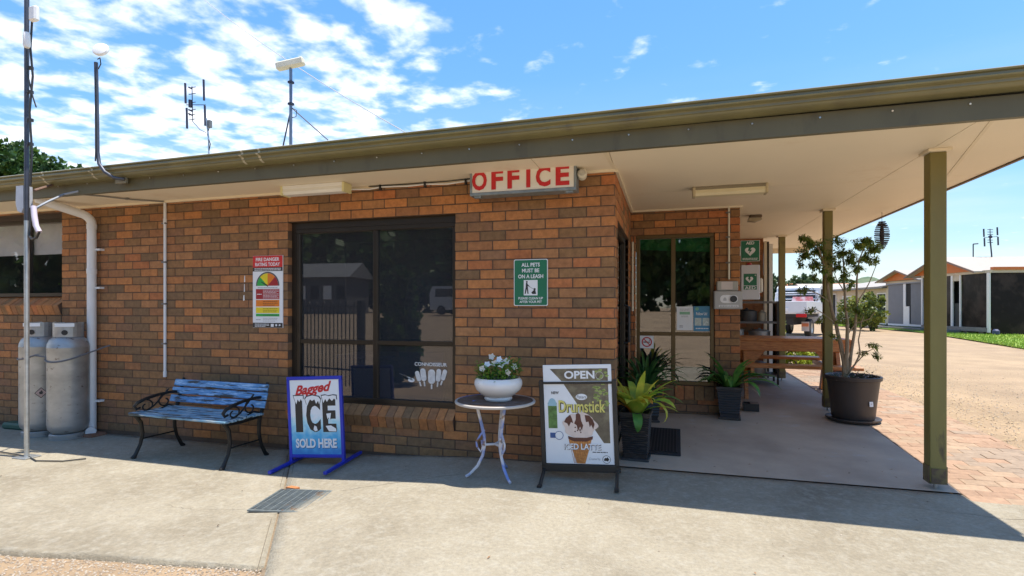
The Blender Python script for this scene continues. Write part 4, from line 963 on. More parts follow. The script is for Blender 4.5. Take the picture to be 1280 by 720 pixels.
blade(t, 'leaf', (.03, -.03, .40), R(-18), .46, R(66), R(150), .05, ylleaf, .1, 10); blade(t, 'leaf', (.03, -.05, .40), R(-10), .36, R(35), R(45), .055, ygleaf, .1); blade(t, 'leaf', (.0, -.06, .40), R(-75), .28, R(20), R(110), .08, mdleaf, .1)
blade(t, 'leaf', (.02, -.04, .41), R(-60), .42, R(80), R(20), .07, ylleaf, .12); blade(t, 'leaf', (.05, -.02, .41), R(-20), .36, R(76), R(25), .06, ylleaf, .12); blade(t, 'leaf', (-.05, -.05, .41), R(-140), .40, R(68), R(50), .06, orleaf, .12)
t = thing('dark_strap_plant', (.19, 1.58, G(.19, 1.58)), 'dark green spiky plant in the corner behind the yellow leaves', 'potted plant', R(10))
square_pot(t, .15, .11, .34, 8, potblack)
for i in range(46):
    a = R(i * 137.5 + rng.uniform(-15, 15)); blade(t, 'leaf', (.06 * math.cos(a), .06 * math.sin(a), .31), a, rng.uniform(.42, .66), R(rng.uniform(48, 86)), R(rng.uniform(40, 110)), rng.uniform(.026, .042), dkleaf, .2)
t = thing('porch_plant', (1.135, 1.74, G(1.13, 1.74) + .004), 'tall black square pot of arching green leaves beside the key safe pillar', 'potted plant', R(-6))
t.location = (1.085, 1.885, G(1.1, 1.885) + .004)
square_pot(t, .128, .096, .36, 10, M('charcoal_pot', (.022, .024, .03), .4, var=.2))
for i in range(26):
    a = R(i * 137.5 + rng.uniform(-15, 15)); fr_ = .6 if math.sin(a) > .3 else 1
    blade(t, 'leaf', (.05 * math.cos(a), .05 * math.sin(a), .32), a, rng.uniform(.30, .48) * fr_, R(rng.uniform(58, 88)), R(rng.uniform(25, 95)), rng.uniform(.06, .095), mdleaf, .15)
for a, l, li, dr_ in ((0, .52, 48, 55), (-12, .55, 38, 60), (12, .46, 60, 80), (-35, .42, 45, 90), (178, .36, 40, 60), (-160, .34, 50, 60)): blade(t, 'leaf', (.04 * math.cos(R(a)), -.03, .33), R(a), l, R(li), R(dr_), .085, mdleaf, .15)
blade(t, 'leaf', (.05, -.06, .33), R(-20), .34, R(25), R(70), .025, drleaf, .1)
# bait box and door mat
t = thing('ashtray_box', (1.37, 2.36, G(1.37, 2.36) + .004), 'small open black box on the porch floor right of the charcoal pot', 'box', R(-3))
mb = MB()
for (x0, x1, y0, y1) in ((-.085, .085, -.085, -.075), (-.085, .085, .075, .085), (-.085, -.075, -.075, .075), (.075, .085, -.075, .075)): mb.box(x0, x1, y0, y1, 0, .085)
mb.box(-.075, .075, -.075, .075, 0, .008); mb.build('tray', black, t); MB().prism([(-.01, .086), (.082, .086), (.082, .09), (-.01, .09)], -.08, .07).build('lid', M('box_lid', (.14, .11, .09), .5), t)
t = thing('door_mat', (.385, .80, G(.37, .8) + .006), 'black ribbed rubber doormat behind the yellow potted plant', 'mat', R(-1))
MB().box(-.155, .155, -.42, .42, 0, .012, b=.004).build('base', blackrub, t, rot=(.06, 0, 0))
mb = MB()
for i in range(9): mb.box(-.115 + i * .0285, -.105 + i * .0285, -.37, .37, .0125, .021)
mb.build('ribs', M('mat_rib', (.03, .03, .034), .6), t, rot=(.06, 0, 0))

# ------------------------------------------------------------------ porch wall fittings
t = thing('key_safe', (1.072, 1.94, 1.424), 'grey metal key safe box with black dial on the brick pillar', 'safe')
grey = M('safe_grey', (.34, .33, .31), .45, var=.08)
MB().box(-.148, .148, -.06, .057, -.102, .102, b=.004).build('case', grey, t)
MB().box(-.138, .138, -.064, -.0605, -.092, .092, b=.002).build('door', M('safe_door', (.42, .41, .39), .4, var=.06), t)
flat(t, 'keypad_plate', [roundrect(-.085, .10, -.032, .056, .04)], signwhite, -.0655)
flat(t, 'keypad_outline', [[(-.052, -.008), (-.018, -.008), (-.018, .014), (-.035, .034), (-.052, .014)]], M('plate_grey', (.5, .5, .5), .5), -.0665)
MB().tube([(.055, -.063, .012), (.055, -.082, .012)], .036, 24).build('dial', black, t)
flat(t, 'instruction_strip', [rect(-.098, .105, -.078, -.056)], signwhite, -.0655); textlines(t, darkink, -.09, .098, -.075, -.060, 1, -.0662, .5)
t = thing('junction_box', (1.067, 1.955, 1.582), 'small grey junction box sitting above the key safe', 'box')
MB().box(-.112, .112, -.05, .04, -.055, .055, b=.008).build('case', M('junction_grey', (.40, .38, .33), .45), t); flat(t, 'label_plate', [rect(-.065, .055, -.038, .048)], M('label_pinkish', (.62, .54, .5), .5), -.0515)
# AED flag sign and cabinet
t = thing('aed_sign', (1.41, 2.70, 2.047), 'upper green AED sign with white heart beside the brick pillar', 'sign')
MB().box(-.110, .110, -.004, .004, -.130, .130, b=.002).build('plate', signwhite, t); flat(t, 'green_face', [rect(-.105, .105, -.125, .125)], green, -.005)
text('AED', signwhite, t, 0, .098, w=.095, h=.038, bold=.03, y=-.0064); flat(t, 'heart', [heart(0, -.005, .064)], signwhite, -.0062); flat(t, 'bolt', [bolt(-.004, .004, .085)], green, -.0070)
textlines(t, signwhite, -.088, .088, -.115, -.086, 2, -.0062, .5); MB().box(-.198, -.110, -.006, .006, -.06, .06).build('bracket', steel, t)
t = thing('aed_cabinet', (1.41, 2.72, 1.655), 'white AED cabinet with green heart below the AED sign', 'cabinet')
cw = M('cabinet_white', (.66, .66, .70), .4, var=.03)
MB().box(-.108, .108, -.05, .10, -.215, .215, b=.006).build('case', cw, t); MB().box(.108, .150, -.02, .09, -.13, .05, b=.015).build('handle_recess', M('cabinet_cream', (.66, .6, .48), .5), t); MB().box(-.2, -.108, .0, .09, -.2, .2).build('mounting', cw, t)
flat(t, 'green_label', [rect(-.078, .072, -.092, .105)], green, -.0515); flat(t, 'label_bar', [rect(-.078, .072, -.046, -.040)], cw, -.0524)
flat(t, 'heart', [heart(-.012, .035, .046)], signwhite, -.0526); flat(t, 'bolt', [bolt(-.012, .040, .062)], green, -.0534); flat(t, 'cross', [rect(.048, .066, .082, .088), rect(.054, .060, .076, .094)], signwhite, -.0526)
text('AED', signwhite, t, -.003, -.069, w=.125, h=.038, bold=.02, y=-.0526)
MB().lathe([(0, 0), (.032, 0), (.032, .018), (.02, .03), (0, .032)], 16, (-.005, .02, .215)).build('alarm_beacon', M('beacon_red', (.5, .02, .02), .3), t)
# papers on the porch window and the glass
def onglass(name, x0, x1, z0, z1, label, cat, m_, y=2.052):
    t = thing(name, ((x0 + x1) / 2, y, (z0 + z1) / 2), label, cat); MB().box(-(x1 - x0) / 2, (x1 - x0) / 2, 0, .0015, -(z1 - z0) / 2, (z1 - z0) / 2).build('sheet', m_, t); return t
t = onglass('no_smoking_sign', .105, .262, .855, 1.005, 'square no smoking sign on the lower porch window pane', 'sign', signwhite, 2.050)
flat(t, 'cigarette', [rect(-.042, .022, -.008, .004), rect(.026, .036, -.008, .004), [(.03, .01), (.036, .012), (.03, .028), (.024, .026)]], darkink, -.0012); flat(t, 'red_ring', ring(0, .0, .046, .060), red, -.0014); flat(t, 'red_slash', [[(-.044, .036), (-.036, .044), (.044, -.036), (.036, -.044)]], red, -.0020)
t = onglass('notice', .525, .705, 1.075, 1.352, 'white paper notice with green heading on the porch window', 'notice', signwhite)
flat(t, 'heading_bar', [rect(-.058, .058, .045, .078)], M('notice_green', (.25, .48, .30), .5), -.0012); textlines(t, MATS['print_grey'], -.055, .055, .088, .115, 2, -.0012, .3); textlines(t, MATS['print_grey'], -.04, .04, .012, .034, 2, -.0012, .35); textlines(t, MATS['print_grey'], -.06, -.02, -.11, -.08, 2, -.0012, .5)
t = onglass('notice', .712, .90, 1.065, 1.355, 'blue FOLLOW US poster with maps on the porch window', 'notice', M('notice_blue', (.05, .24, .42), .4, var=.15, vs=10))
text('Follow Us!', signwhite, t, -.005, .058, w=.12, h=.034, bold=.02, y=-.0012); flat(t, 'map_print', [rect(-.08, -.006, -.08, .01), rect(.006, .08, -.08, .01)], M('map_pale', (.50, .55, .50), .5, var=.2, vs=40), -.0012); flat(t, 'route_line', [[(.02, -.07), (.045, -.03), (.07, -.045), (.068, -.05), (.045, -.037), (.025, -.074)]], signwhite, -.0018); textlines(t, signwhite, -.07, .07, -.125, -.10, 1, -.0012, .4); flat(t, 'logo_print', [disc(-.055, .115, .02, 16)], M('map_green', (.2, .45, .3), .5), -.0012)
t = thing('window_sticker', (-1.72, .0855, .66), 'CONNOISSEUR lettering with white ice cream bars stuck on the front window', 'sticker')
text('CONNOISSEUR', signwhite, t, .0, .145, w=.33, h=.034, bold=.015, y=-.0008)
bars = [(-.13, .03, .022, .10, 18), (-.075, .045, .028, .12, 8), (.01, .03, .036, .135, 0), (.08, .045, .024, .12, -6), (.135, .05, .022, .105, -18)]
pl = []
for (x, z, hw, l, an) in bars:
    c_, s_ = math.cos(R(an)), math.sin(R(an)); tr_ = lambda a, b: (x + a * c_ - b * s_, z + a * s_ + b * c_)
    pl.append([tr_(a, b) for a, b in roundrect(-hw, hw, -l * .5, l * .5, hw * .9)]); pl.append([tr_(a, b) for a, b in roundrect(-.008, .008, -l * .5 - .05, -l * .5 - .004, .007)])
flat(t, 'ice_cream_bars', pl, M('sticker_white', (.66, .64, .62), .5, var=.25, vs=22), -.0008); flat(t, 'swirl', [[(-.33, .05), (-.2, .01), (-.18, -.02), (-.26, .03)], disc(-.2, -.01, .02, 10, rx=.035)], signwhite, -.0008)
# things just inside the glass
bl = M('counter_blue', (.03, .075, .22), .5, var=.1)
t = thing('service_counter', (-2.52, .62, 0), 'dark blue counter seen low behind the front window', 'counter')
MB().box(-.42, .30, -.2, .3, 0, .80, b=.01).build('cabinet', bl, t); MB().box(-.44, .32, -.22, .32, .80, .84, b=.006).build('counter_top', M('counter_edge', (.05, .09, .22), .4), t)
t = thing('tall_display', (-1.92, .62, 0), 'tall dark display stand inside the right half of the front window', 'display stand')
MB().lathe([(.0, 0), (.28, 0), (.30, .8), (.31, 1.4), (.27, 1.62), (.15, 1.70), (0, 1.71)], 24).build('body', M('display_dark', (.025, .04, .075), .6), t); MB().box(-.24, .24, -.33, -.30, .3, .9).build('poster_board', bl, t)
t = thing('green_banner', (.50, 2.085, 1.985), 'bright green banner hanging inside the porch window', 'banner')
MB().prism([(-.42, .05), (.43, .0), (.43, .17), (-.42, .17)], 0, .01).build('banner_cloth', M('banner_green', (.05, .62, .16), .6), t)
t = thing('plant_on_sill', (-6.52, .26, 1.47), 'small green plant and mug on the sill inside the far left window', 'potted plant')
MB().lathe([(0, 0), (.05, 0), (.06, .09), (0, .09)], 14, (.06, 0, 0)).build('pot', M('mug_blue', (.12, .12, .45), .3), t)
mb = MB()
for i in range(120):
    d = rv(); leafquad(mb, Vector((-.02 + rng.gauss(0, .08), rng.gauss(0, .03), .1 + abs(rng.gauss(0, .06)))), d, Vector((0, 0, 1)), .05, .03)
mb.build('foliage', LEAF('bright_leaf', (.2, .42, .08), (.12, .3, .06)), t, kind='stuff')

# ------------------------------------------------------------------ picnic table
gp_ = G(1.9, 3.5)
t = thing('picnic_table', (1.99, 3.62, gp_), 'heavy red timber picnic table with bench seats on the porch', 'picnic table', R(-2))
Lh = .72
for i in range(5): MB().box(-Lh, Lh, -.36 + i * .146, -.22 + i * .146, .745, .785, b=.005).build('table_plank', timber, t)
MB().box(-Lh + .02, Lh - .02, -.355, -.315, .615, .745, b=.005).build('side_rail', timber, t); MB().box(-Lh + .02, Lh - .02, .315, .355, .615, .745, b=.005).build('side_rail', timber, t)
for s in (-1, 1):
    for d in (-1, 1):
        mb = MB(); P = [(d * .60, 0), (d * .48, 0), (d * .16, .745), (d * .28, .745)]; mb.prism(P, s * .55 - .022, s * .55 + .022, ax='x'); mb.build('leg', timber, t)
    MB().box(s * .55 + .023 if s < 0 else s * .55 - .065, s * .55 + .065 if s < 0 else s * .55 - .023, -.80, .80, .36, .43, b=.004).build('seat_bearer', timber, t)
    MB().prism([(s * .53, .62), (s * .53 - s * .24, .62), (s * .53, .34)], -.312, -.272).build('corner_brace', timber, t)
for d in (-1, 1):
    for k in (0, 1): MB().box(-Lh, Lh, d * .68 - .13 + k * .135, d * .68 - .005 + k * .135, .43, .47, b=.005).build('seat_plank', timber, t)
# ------------------------------------------------------------------ rack with pots
t = thing('storage_rack', (1.70, 4.62, G(1.7, 4.6) + .002), 'dark metal shelf rack behind the picnic table', 'rack', R(-2)); dk = M('rack_dark', (.025, .022, .02), .5, var=.2); dsh = M('rack_shelf', (.16, .15, .14), .5, var=.2)
mb = MB()
for sx_ in (-.34, .34):
    for sy in (-.2, .2): mb.box(sx_ - .015, sx_ + .015, sy - .015, sy + .015, 0, 1.27)
mb.build('upright', dk, t)
for z in (.12, .60, .93, 1.24): MB().box(-.36, .36, -.21, .21, z, z + .03).build('shelf', dsh, t)
mb = MB()
for i in range(9): mb.box(.352, .358, -.2 + i * .05, -.19 + i * .05, .12, 1.25)
for i in range(22): mb.box(.350, .356, -.2, .2, .15 + i * .05, .157 + i * .05)
mb.build('side_mesh', dk, t); MB().box(.345, .349, -.19, .19, .14, 1.24).build('side_sheet', black, t)
def potthing(x, z, r, h, m_, label):
    t = thing('cooking_pot', (x, 4.58, G(1.7, 4.6) + z), label, 'pot', 0, 'pots on the storage rack')
    MB().lathe([(0, 0), (r * .92, 0), (r, .02), (r, h), (r * 1.06, h + .004), (r * 1.06, h + .012), (r * .9, h + .012)], 20).build('pot', m_, t); MB().lathe([(r * .98, h + .012), (r * .7, h + .03), (.02, h + .04), (.02, h + .06), (0, h + .06)], 20).build('lid', m_, t)
alu = M('dull_aluminium', (.36, .35, .33), .45, .4, var=.25, vs=12)
potthing(1.80, .63, .155, .17, alu, 'wide dull aluminium pot on the middle rack shelf, right'); potthing(1.46, .63, .12, .19, alu, 'aluminium pot on the middle rack shelf, left'); potthing(1.84, .96, .06, .12, M('tin_cream', (.5, .46, .36), .5), 'small cream tin on the upper rack shelf'); potthing(1.62, .96, .15, .15, M('pot_dark', (.05, .05, .05), .5), 'dark pot on the upper rack shelf'); potthing(1.74, .15, .16, .16, alu, 'aluminium pot on the lowest rack shelf')

# ------------------------------------------------------------------ tree in the big tub
tx, ty = 2.355, 2.075; tz = G(tx, ty) + .004
t = thing('potted_tree', (tx, ty, tz), 'slender multi stemmed tree in a big dark round tub by the porch post', 'potted tree')
tub = M('brown_black_tub', (.055, .042, .036), .45, var=.15)
MB().lathe([(0, .03), (.195, .03), (.205, .05), (.222, .22), (.245, .42), (.252, .445), (.268, .450), (.272, .485), (.262, .492), (.248, .485), (.24, .44)], 40).build('tub', tub, t)
MB().lathe([(0, 0), (.23, 0), (.262, .028), (.262, .040), (.245, .040), (.225, .028), (0, .028)], 40).build('saucer', tub, t); MB().lathe([(0, .445), (.15, .44), (.243, .43)], 24).build('soil', soil, t)
a = R(-62); nx_, ny_ = math.cos(a), math.sin(a)
mb = MB(); mb.box(-.022, .022, -.003, .001, -.026, .026); mb.build('tub_label', signwhite, t, loc=(.226 * nx_ + .005 * nx_, .226 * ny_ + .005 * ny_, .215), rot=(R(-6), 0, a + R(90)))
flat(t.children[-1], 'label_mark', [rect(-.008, .008, -.010, .010)], MATS['label_pinkish'], -.0042)
def lp(u, v, dy=0): return pt(u, v, ty + dy) - Vector((tx, ty, tz))
mb = MB(); br = []
def stem(pts, r0, r1):
    P = [lp(u, v, d) for u, v, d in pts]; n_ = len(P)
    # smooth the path a little
    Q = []
    for i in range(n_ - 1):
        Q += [P[i], P[i] * .5 + P[i + 1] * .5 + Vector((rng.uniform(-.008, .008), rng.uniform(-.012, .012), 0))]
    Q.append(P[-1]); mb.tube(Q, [r0 + (r1 - r0) * i / (len(Q) - 1) for i in range(len(Q))], 8); br.append(Q)
stem([(1056, 474, 0), (1055, 452, 0), (1051, 430, .02), (1045, 405, .05), (1038, 378, .05), (1034, 352, .03), (1030, 332, 0), (1024, 312, -.03), (1014, 300, -.05)], .026, .006)
stem([(1057, 474, 0), (1058, 448, -.02), (1059, 420, -.04), (1058, 392, -.05), (1056, 366, -.02), (1055, 340, 0), (1053, 316, .03)], .024, .006)
stem([(1058, 470, .01), (1064, 440, .02), (1069, 410, .05), (1071, 380, .08), (1071, 350, .08), (1074, 325, .08), (1082, 305, .08)], .019, .005)
stem([(1060, 468, -.02), (1069, 455, -.05), (1075, 440, -.08), (1073, 425, -.1), (1076, 408, -.12), (1080, 395, -.1)], .011, .004)
stem([(1038, 378, .05), (1024, 368, .03), (1010, 362, .0), (1003, 362, -.02)], .008, .003); stem([(1045, 405, .05), (1030, 393, .02), (1018, 386, 0), (1012, 388, -.02)], .007, .003); stem([(1030, 332, 0), (1022, 318, .02), (1008, 318, .04), (1000, 328, .04)], .007, .003)
stem([(1071, 380, .08), (1082, 362, .1), (1090, 345, .1), (1096, 330, .1)], .007, .003); stem([(1069, 455, -.05), (1082, 440, -.08), (1092, 436, -.1), (1096, 444, -.1)], .006, .003); stem([(1056, 366, -.02), (1046, 350, -.06), (1040, 330, -.08)], .006, .003); stem([(1034, 352, .03), (1040, 342, .06), (1046, 330, .1)], .006, .003); stem([(1059, 420, -.04), (1070, 404, -.06), (1088, 398, -.08), (1094, 390, -.1)], .006, .003)
mb.build('trunk', bark, t)
tl = [LEAF('tree_leaf', (.14, .23, .05), (.20, .26, .055), .45, 8), LEAF('tree_leaf_light', (.28, .32, .06), (.17, .23, .045), .45, 8)]
mb = MB()
clus = [(1003, 297, 9, 20), (1013, 304, 12, 40), (1008, 318, 12, 34), (1024, 312, 14, 46), (1020, 330, 11, 28), (1035, 322, 10, 20), (1046, 303, 9, 22), (1054, 316, 13, 38), (1046, 334, 11, 22), (1063, 326, 11, 28), (1072, 306, 10, 28), (1084, 300, 10, 36), (1090, 312, 12, 42), (1082, 322, 13, 42), (1072, 334, 12, 26), (1095, 328, 7, 14), (1054, 344, 10, 18), (1038, 350, 8, 12), (1064, 356, 9, 12), (1004, 364, 8, 16), (1013, 388, 7, 12), (1030, 372, 8, 10), (1092, 431, 5, 9), (1094, 446, 5, 10), (1080, 440, 6, 7), (1076, 392, 12, 22), (1062, 385, 10, 10), (1086, 398, 8, 16), (1030, 338, 9, 14), (1000, 330, 6, 10), (1018, 345, 7, 8), (1048, 400, 10, 8), (1040, 420, 9, 6), (1025, 400, 7, 8)]
for (u, v, r_, n_) in clus:
    c = lp(u, v, rng.uniform(-.12, .12)); rr = r_ / 115
    # each cluster is a few drooping twigs with leaves along them
    for k in range(max(2, n_ // 4)):
        d = rv().normalized(); d.z = d.z * .6 + .1; tip = c + d * rr * rng.uniform(.7, 1.25); st = c - d * rr * .3; mb.tube([st, (st + tip) / 2 + Vector((0, 0, .01)), tip], [.0022, .0018, .001], 4, 2)
        for q in range(44):
            f = rng.uniform(.1, 1.0); p = st.lerp(tip, f) + rv() * .028; leafquad(mb, p, d * .6 + rv() * .8 + Vector((0, 0, -.25)), Vector((0, 0, 1)), rng.uniform(.028, .048), rng.uniform(.013, .021), 1 if (v > 380 and rng.random() < .75) or rng.random() < .18 else 0)
mb.build('foliage', tl + [bark], t, kind='stuff')
mb = MB()
for i in range(240):
    a = rng.uniform(0, 6.283); r_ = rng.uniform(.08, .26); p = Vector((r_ * math.cos(a), r_ * math.sin(a), .44 + rng.uniform(0, .075))); leafquad(mb, p, Vector((math.cos(a), math.sin(a), .5)) + rv() * .8, Vector((0, 0, 1)), rng.uniform(.02, .04), rng.uniform(.01, .016), 0 if rng.random() < .72 else 1)
mb.build('underplanting', [LEAF('underplant_leaf', (.06, .10, .04), (.10, .12, .07), .25, 20), M('tiny_flower', (.62, .52, .55), .6)], t, kind='stuff')
# wind spinner on the roof edge
t = thing('wind_spinner', (2.89, 2.86, ZS - .02), 'rusty spiral wind spinner hanging from the porch roof edge', 'wind spinner'); rust = M('spinner_rust', (.025, .013, .011), .75, 0)
mb = MB().tube([(0, 0, .01), (0, 0, -.10)], .0025, 5); mb.tube([(0, 0, -.10), (0, 0, -.2), (0, 0, -.27), (0, 0, -.36), (0, 0, -.43)], [.006, .022, .026, .020, .006], 8); mb.build('hanger', rust, t)
for i in range(15):
    f = i / 14; l = .078 * math.sin(math.pi * (.10 + .82 * f)) ** .75; MB().box(-l, l, -.02, .02, -.0065, .0065).build('vane', rust, t, loc=(0, 0, -.11 - f * .31), rot=(R(rng.uniform(-8, 8)), 0, R(15 * math.sin(i * 1.3))))

# ------------------------------------------------------------------ masts, antennas, dish
t = thing('antenna_mast', (-5.43, -.93, -.085), 'tall galvanised pole left of the bench with two white radio units', 'mast'); o = t.location
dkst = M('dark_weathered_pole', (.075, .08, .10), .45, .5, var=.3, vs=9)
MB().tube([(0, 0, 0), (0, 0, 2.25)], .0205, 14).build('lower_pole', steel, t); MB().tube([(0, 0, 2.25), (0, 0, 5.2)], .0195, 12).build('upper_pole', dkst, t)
MB().box(-.09, .09, -.07, .07, 0, .012, b=.003).build('base_plate', steel, t)
def lm(u, v, d=0): return pt(u, v, -.93 + d) - o
q = lm(42, 17, -.06); MB().box(-.045, .045, -.02, .03, -.07, .07, b=.014).build('radio_unit', signwhite, t, loc=q)
q = lm(33.5, 50, -.06); mb = MB().lathe([(0, -.075), (.022, -.07), (.029, -.05), (.029, .05), (.022, .07), (0, .075)], 16); mb.build('radio_unit', signwhite, t, loc=q)
c_ = q; mb = MB().tube([c_ + Vector((0, 0, -.09)), c_ + Vector((-.01, .01, -.3)), c_ + Vector((.03, .03, -.52)), c_ + Vector((.06, .04, -.62))], .006, 6); mb.tube([lm(40, 27, -.04), lm(38, 60, -.035), lm(41, 95, -.035), lm(37, 140, -.035), lm(40, 190, -.035), lm(38, 232, -.035)], .009, 6); mb.build('cable', cbk, t)
for v in (85, 115, 150, 180): q = lm(38, v); MB().tube([q + Vector((0, 0, -.012)), q + Vector((0, 0, .012))], .025, 12).build('cable_tie', cbk, t)
q = lm(31.5, 250, .03); MB().prism([(-.06, .13), (.035, .13), (.04, -.08), (.01, -.13), (-.04, -.11), (-.065, -.04)], -.04, .04).build('weather_head', M('head_grey', (.5, .52, .56), .4), t, loc=q)
mb = MB().tube([lm(43, 238, .05), lm(66, 231, .34)], .012, 6); mb.build('wall_bracket', M('rust_bracket', (.18, .11, .08), .6, var=.3), t); mb = MB().tube([lm(43, 261, 0), lm(60, 252, .1), lm(80, 243, .3), lm(98, 239, .37)], .010, 8); mb.build('feed_cable', M('feed_grey', (.30, .33, .38), .5), t)
mb = MB().tube([lm(42, 258, -.04), lm(43, 270, -.05), lm(45, 282, -.05), lm(49, 290, -.05)], .023, 12); mb.build('conduit_elbow', M('lilac_pvc', (.62, .56, .66), .4), t); mb = MB().tube([lm(49, 290, -.05), lm(46, 297, -.04), lm(40, 299, -.03), lm(37, 295, .0), lm(38, 260, .03)], .010, 8); mb.build('hose', cbk, t)
q = Vector((0, 0, .0)); mb = MB().tube([(.03, 0, .01), (.25, -.08, .01), (.5, -.02, .01), (.62, .1, .01)], .006, 6).tube([(-.03, 0, .012), (-.3, .03, .012), (-.6, .05, .012)], .006, 6); mb.build('ground_cable', cbk, t)
# white dish
t = thing('radio_dish', (-4.66, -.62, 2.56), 'small white round radio dish on a bent dark pole at the eave', 'dish'); o = t.location
def ld(u, v, d=0): return pt(u, v, -.72 + d) - o
mb = MB().tube([ld(155, 224, .10), ld(142, 222, .03), ld(131, 215, 0), ld(124, 205, 0), ld(122, 190, 0), ld(121.5, 150, 0), ld(120.5, 100, 0), ld(120, 78, 0)], .0165, 12); mb.build('bent_pole', dkst, t)
MB().box(-.07, .07, -.012, .012, -.035, .035, b=.003).build('mount_plate', M('mount_olive', (.2, .18, .12), .5), t, loc=ld(152, 225, .12))
mb = MB().lathe([(0, .026), (.038, .025), (.064, .016), (.072, .003), (.068, -.01), (.04, -.015), (0, -.015)], 28); mb.build('dish_face', signwhite, t, loc=ld(126, 62, -.05), rot=(R(70), 0, R(22)))
MB().tube([ld(122, 74, 0), ld(125, 72, -.02), ld(126, 80, -.03), ld(123, 86, -.01)], .005, 6).build('cable', cbk, t); q = ld(121, 150); MB().tube([q + Vector((.012, -.022, -.40)), q + Vector((.016, -.022, -.3)), q + Vector((.012, -.022, .4))], .006, 6).build('cable', cbk, t)
# tv antenna beyond the ridge line
def roofz(y): return 2.72 + .0616 * (y + .6)
Y_ = 2.6; q = pt(263, 190, Y_); t = thing('tv_antenna', (q.x, Y_, roofz(Y_)), 'rooftop aerial with long dark dipole bars behind the gutter', 'antenna'); o = t.location; ax = M('aerial_dark', (.035, .04, .07), .5, .3)
def la(u, v, d=0): return pt(u, v, Y_ + d) - o
MB().tube([(0, 0, 0), la(260.5, 170), la(258, 148)], .012, 8).build('mast', steel, t)
for (u, v0, v1, dd) in ((231.5, 104, 129, -.1), (233.3, 135, 160.5, -.1), (254.5, 99.5, 125.5, .1), (256, 132, 157, .1)): MB().tube([la(u, v0, dd), la(u + .6, v1, dd)], .017, 8).build('dipole_bar', ax, t)
mb = MB().tube([la(240, 108), la(241, 152)], .007, 6)
for v in (110, 118, 129, 138, 144, 150): mb.tube([la(236, v), la(244.5, v - 1.5)], .006, 6)
for v in (109, 131, 137, 142): mb.tube([la(236, v), la(240, v + 2)], .014, 6)
mb.tube([la(238, 125), la(238, 134)], .03, 8); mb.tube([la(241, 152), la(250, 162), la(258, 166)], .005, 6); mb.tube([la(233, 131), la(257, 131)], .006, 6); mb.build('element_boom', ax, t)
MB().box(-.03, .03, -.03, .03, -.06, .06, b=.006).build('amplifier', M('amp_grey', (.14, .15, .16), .5), t, loc=la(262, 155)); MB().tube([la(262, 158), la(259, 168), la(263, 180), la(261, 190)], .007, 6).build('cable', cbk, t)
# panel antenna on braced mast
Y_ = 1.8; q = pt(363.5, 178, Y_); t = thing('panel_antenna', (q.x, Y_, roofz(Y_)), 'cream panel antenna tilted on a braced steel mast on the roof', 'antenna'); o = t.location; mst = M('mast_bluegrey', (.16, .20, .27), .4, .6, var=.2)
MB().tube([(0, 0, 0), la(363.5, 135), la(363.5, 86)], .021, 10).build('mast', mst, t); MB().tube([la(363.5, 137), (-.35, .05, .05)], .010, 6).build('brace', ax, t); MB().tube([la(365, 135), la(410, 175, .2)], .008, 6).build('brace', ax, t)
MB().box(-.20, .20, -.05, .05, -.055, .055, b=.02).build('antenna_panel', M('panel_cream', (.66, .62, .50), .45), t, loc=la(363, 80), rot=(0, R(-12), R(15))); MB().tube([la(365, 135, -.03), la(371, 138, -.03), la(370, 146, -.03), la(365, 147, -.03)], .005, 6).build('cable', cbk, t)
for v in (103, 130): q = la(363.5, v); MB().box(-.03, .035, -.03, .03, -.015, .015).build('clamp', ax, t, loc=q)
# overhead line
A_ = pt(506, 165, 3.0); B_ = pt(205, -45, 9.0); mb = MB(); mb.tube([A_.lerp(B_, i / 14) + Vector((0, 0, -.25 * 4 * (i / 14) * (1 - i / 14))) for i in range(15)] + [B_ + (B_ - A_) * .6], .009, 6)
tag(mb.build('overhead_wire', M('wire_grey', (.5, .52, .55), .5)), 'thin overhead wire running up from the roof across the sky', 'wire')
# ------------------------------------------------------------------ across the gravel: cabins, ute, trees
def pd(u, v, d):
    s_, c_ = math.sin(YAW), math.cos(YAW)
    return CAM + (Vector((-s_, c_, 0)) + Vector((c_, s_, 0)) * ((u - 640) / FPX) + Vector((0, 0, (384.95 - v) / FPX))) * d
canv = M('grey_canvas', (.17, .17, .185), .8, var=.08, vs=3); plast = M('dark_clear_blind', (.010, .008, .008), .35, var=.35, vs=2.2, bump=.5, bs=4, rgb2=(.034, .024, .021), s2=1.6, spec=.12)
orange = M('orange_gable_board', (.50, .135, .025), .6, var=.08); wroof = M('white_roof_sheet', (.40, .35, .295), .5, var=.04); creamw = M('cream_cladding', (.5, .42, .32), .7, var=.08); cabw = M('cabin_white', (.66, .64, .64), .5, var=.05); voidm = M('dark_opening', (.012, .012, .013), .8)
deckm = M('grey_deck', (.2, .18, .165), .8, var=.2)
rotc = R(11.5); Zg = .2
def cabin(u, d, label):
    p = pd(u, 385, d); return thing('holiday_cabin', (p.x, p.y, Zg), label, 'cabin', rotc, 'cabins across the gravel')
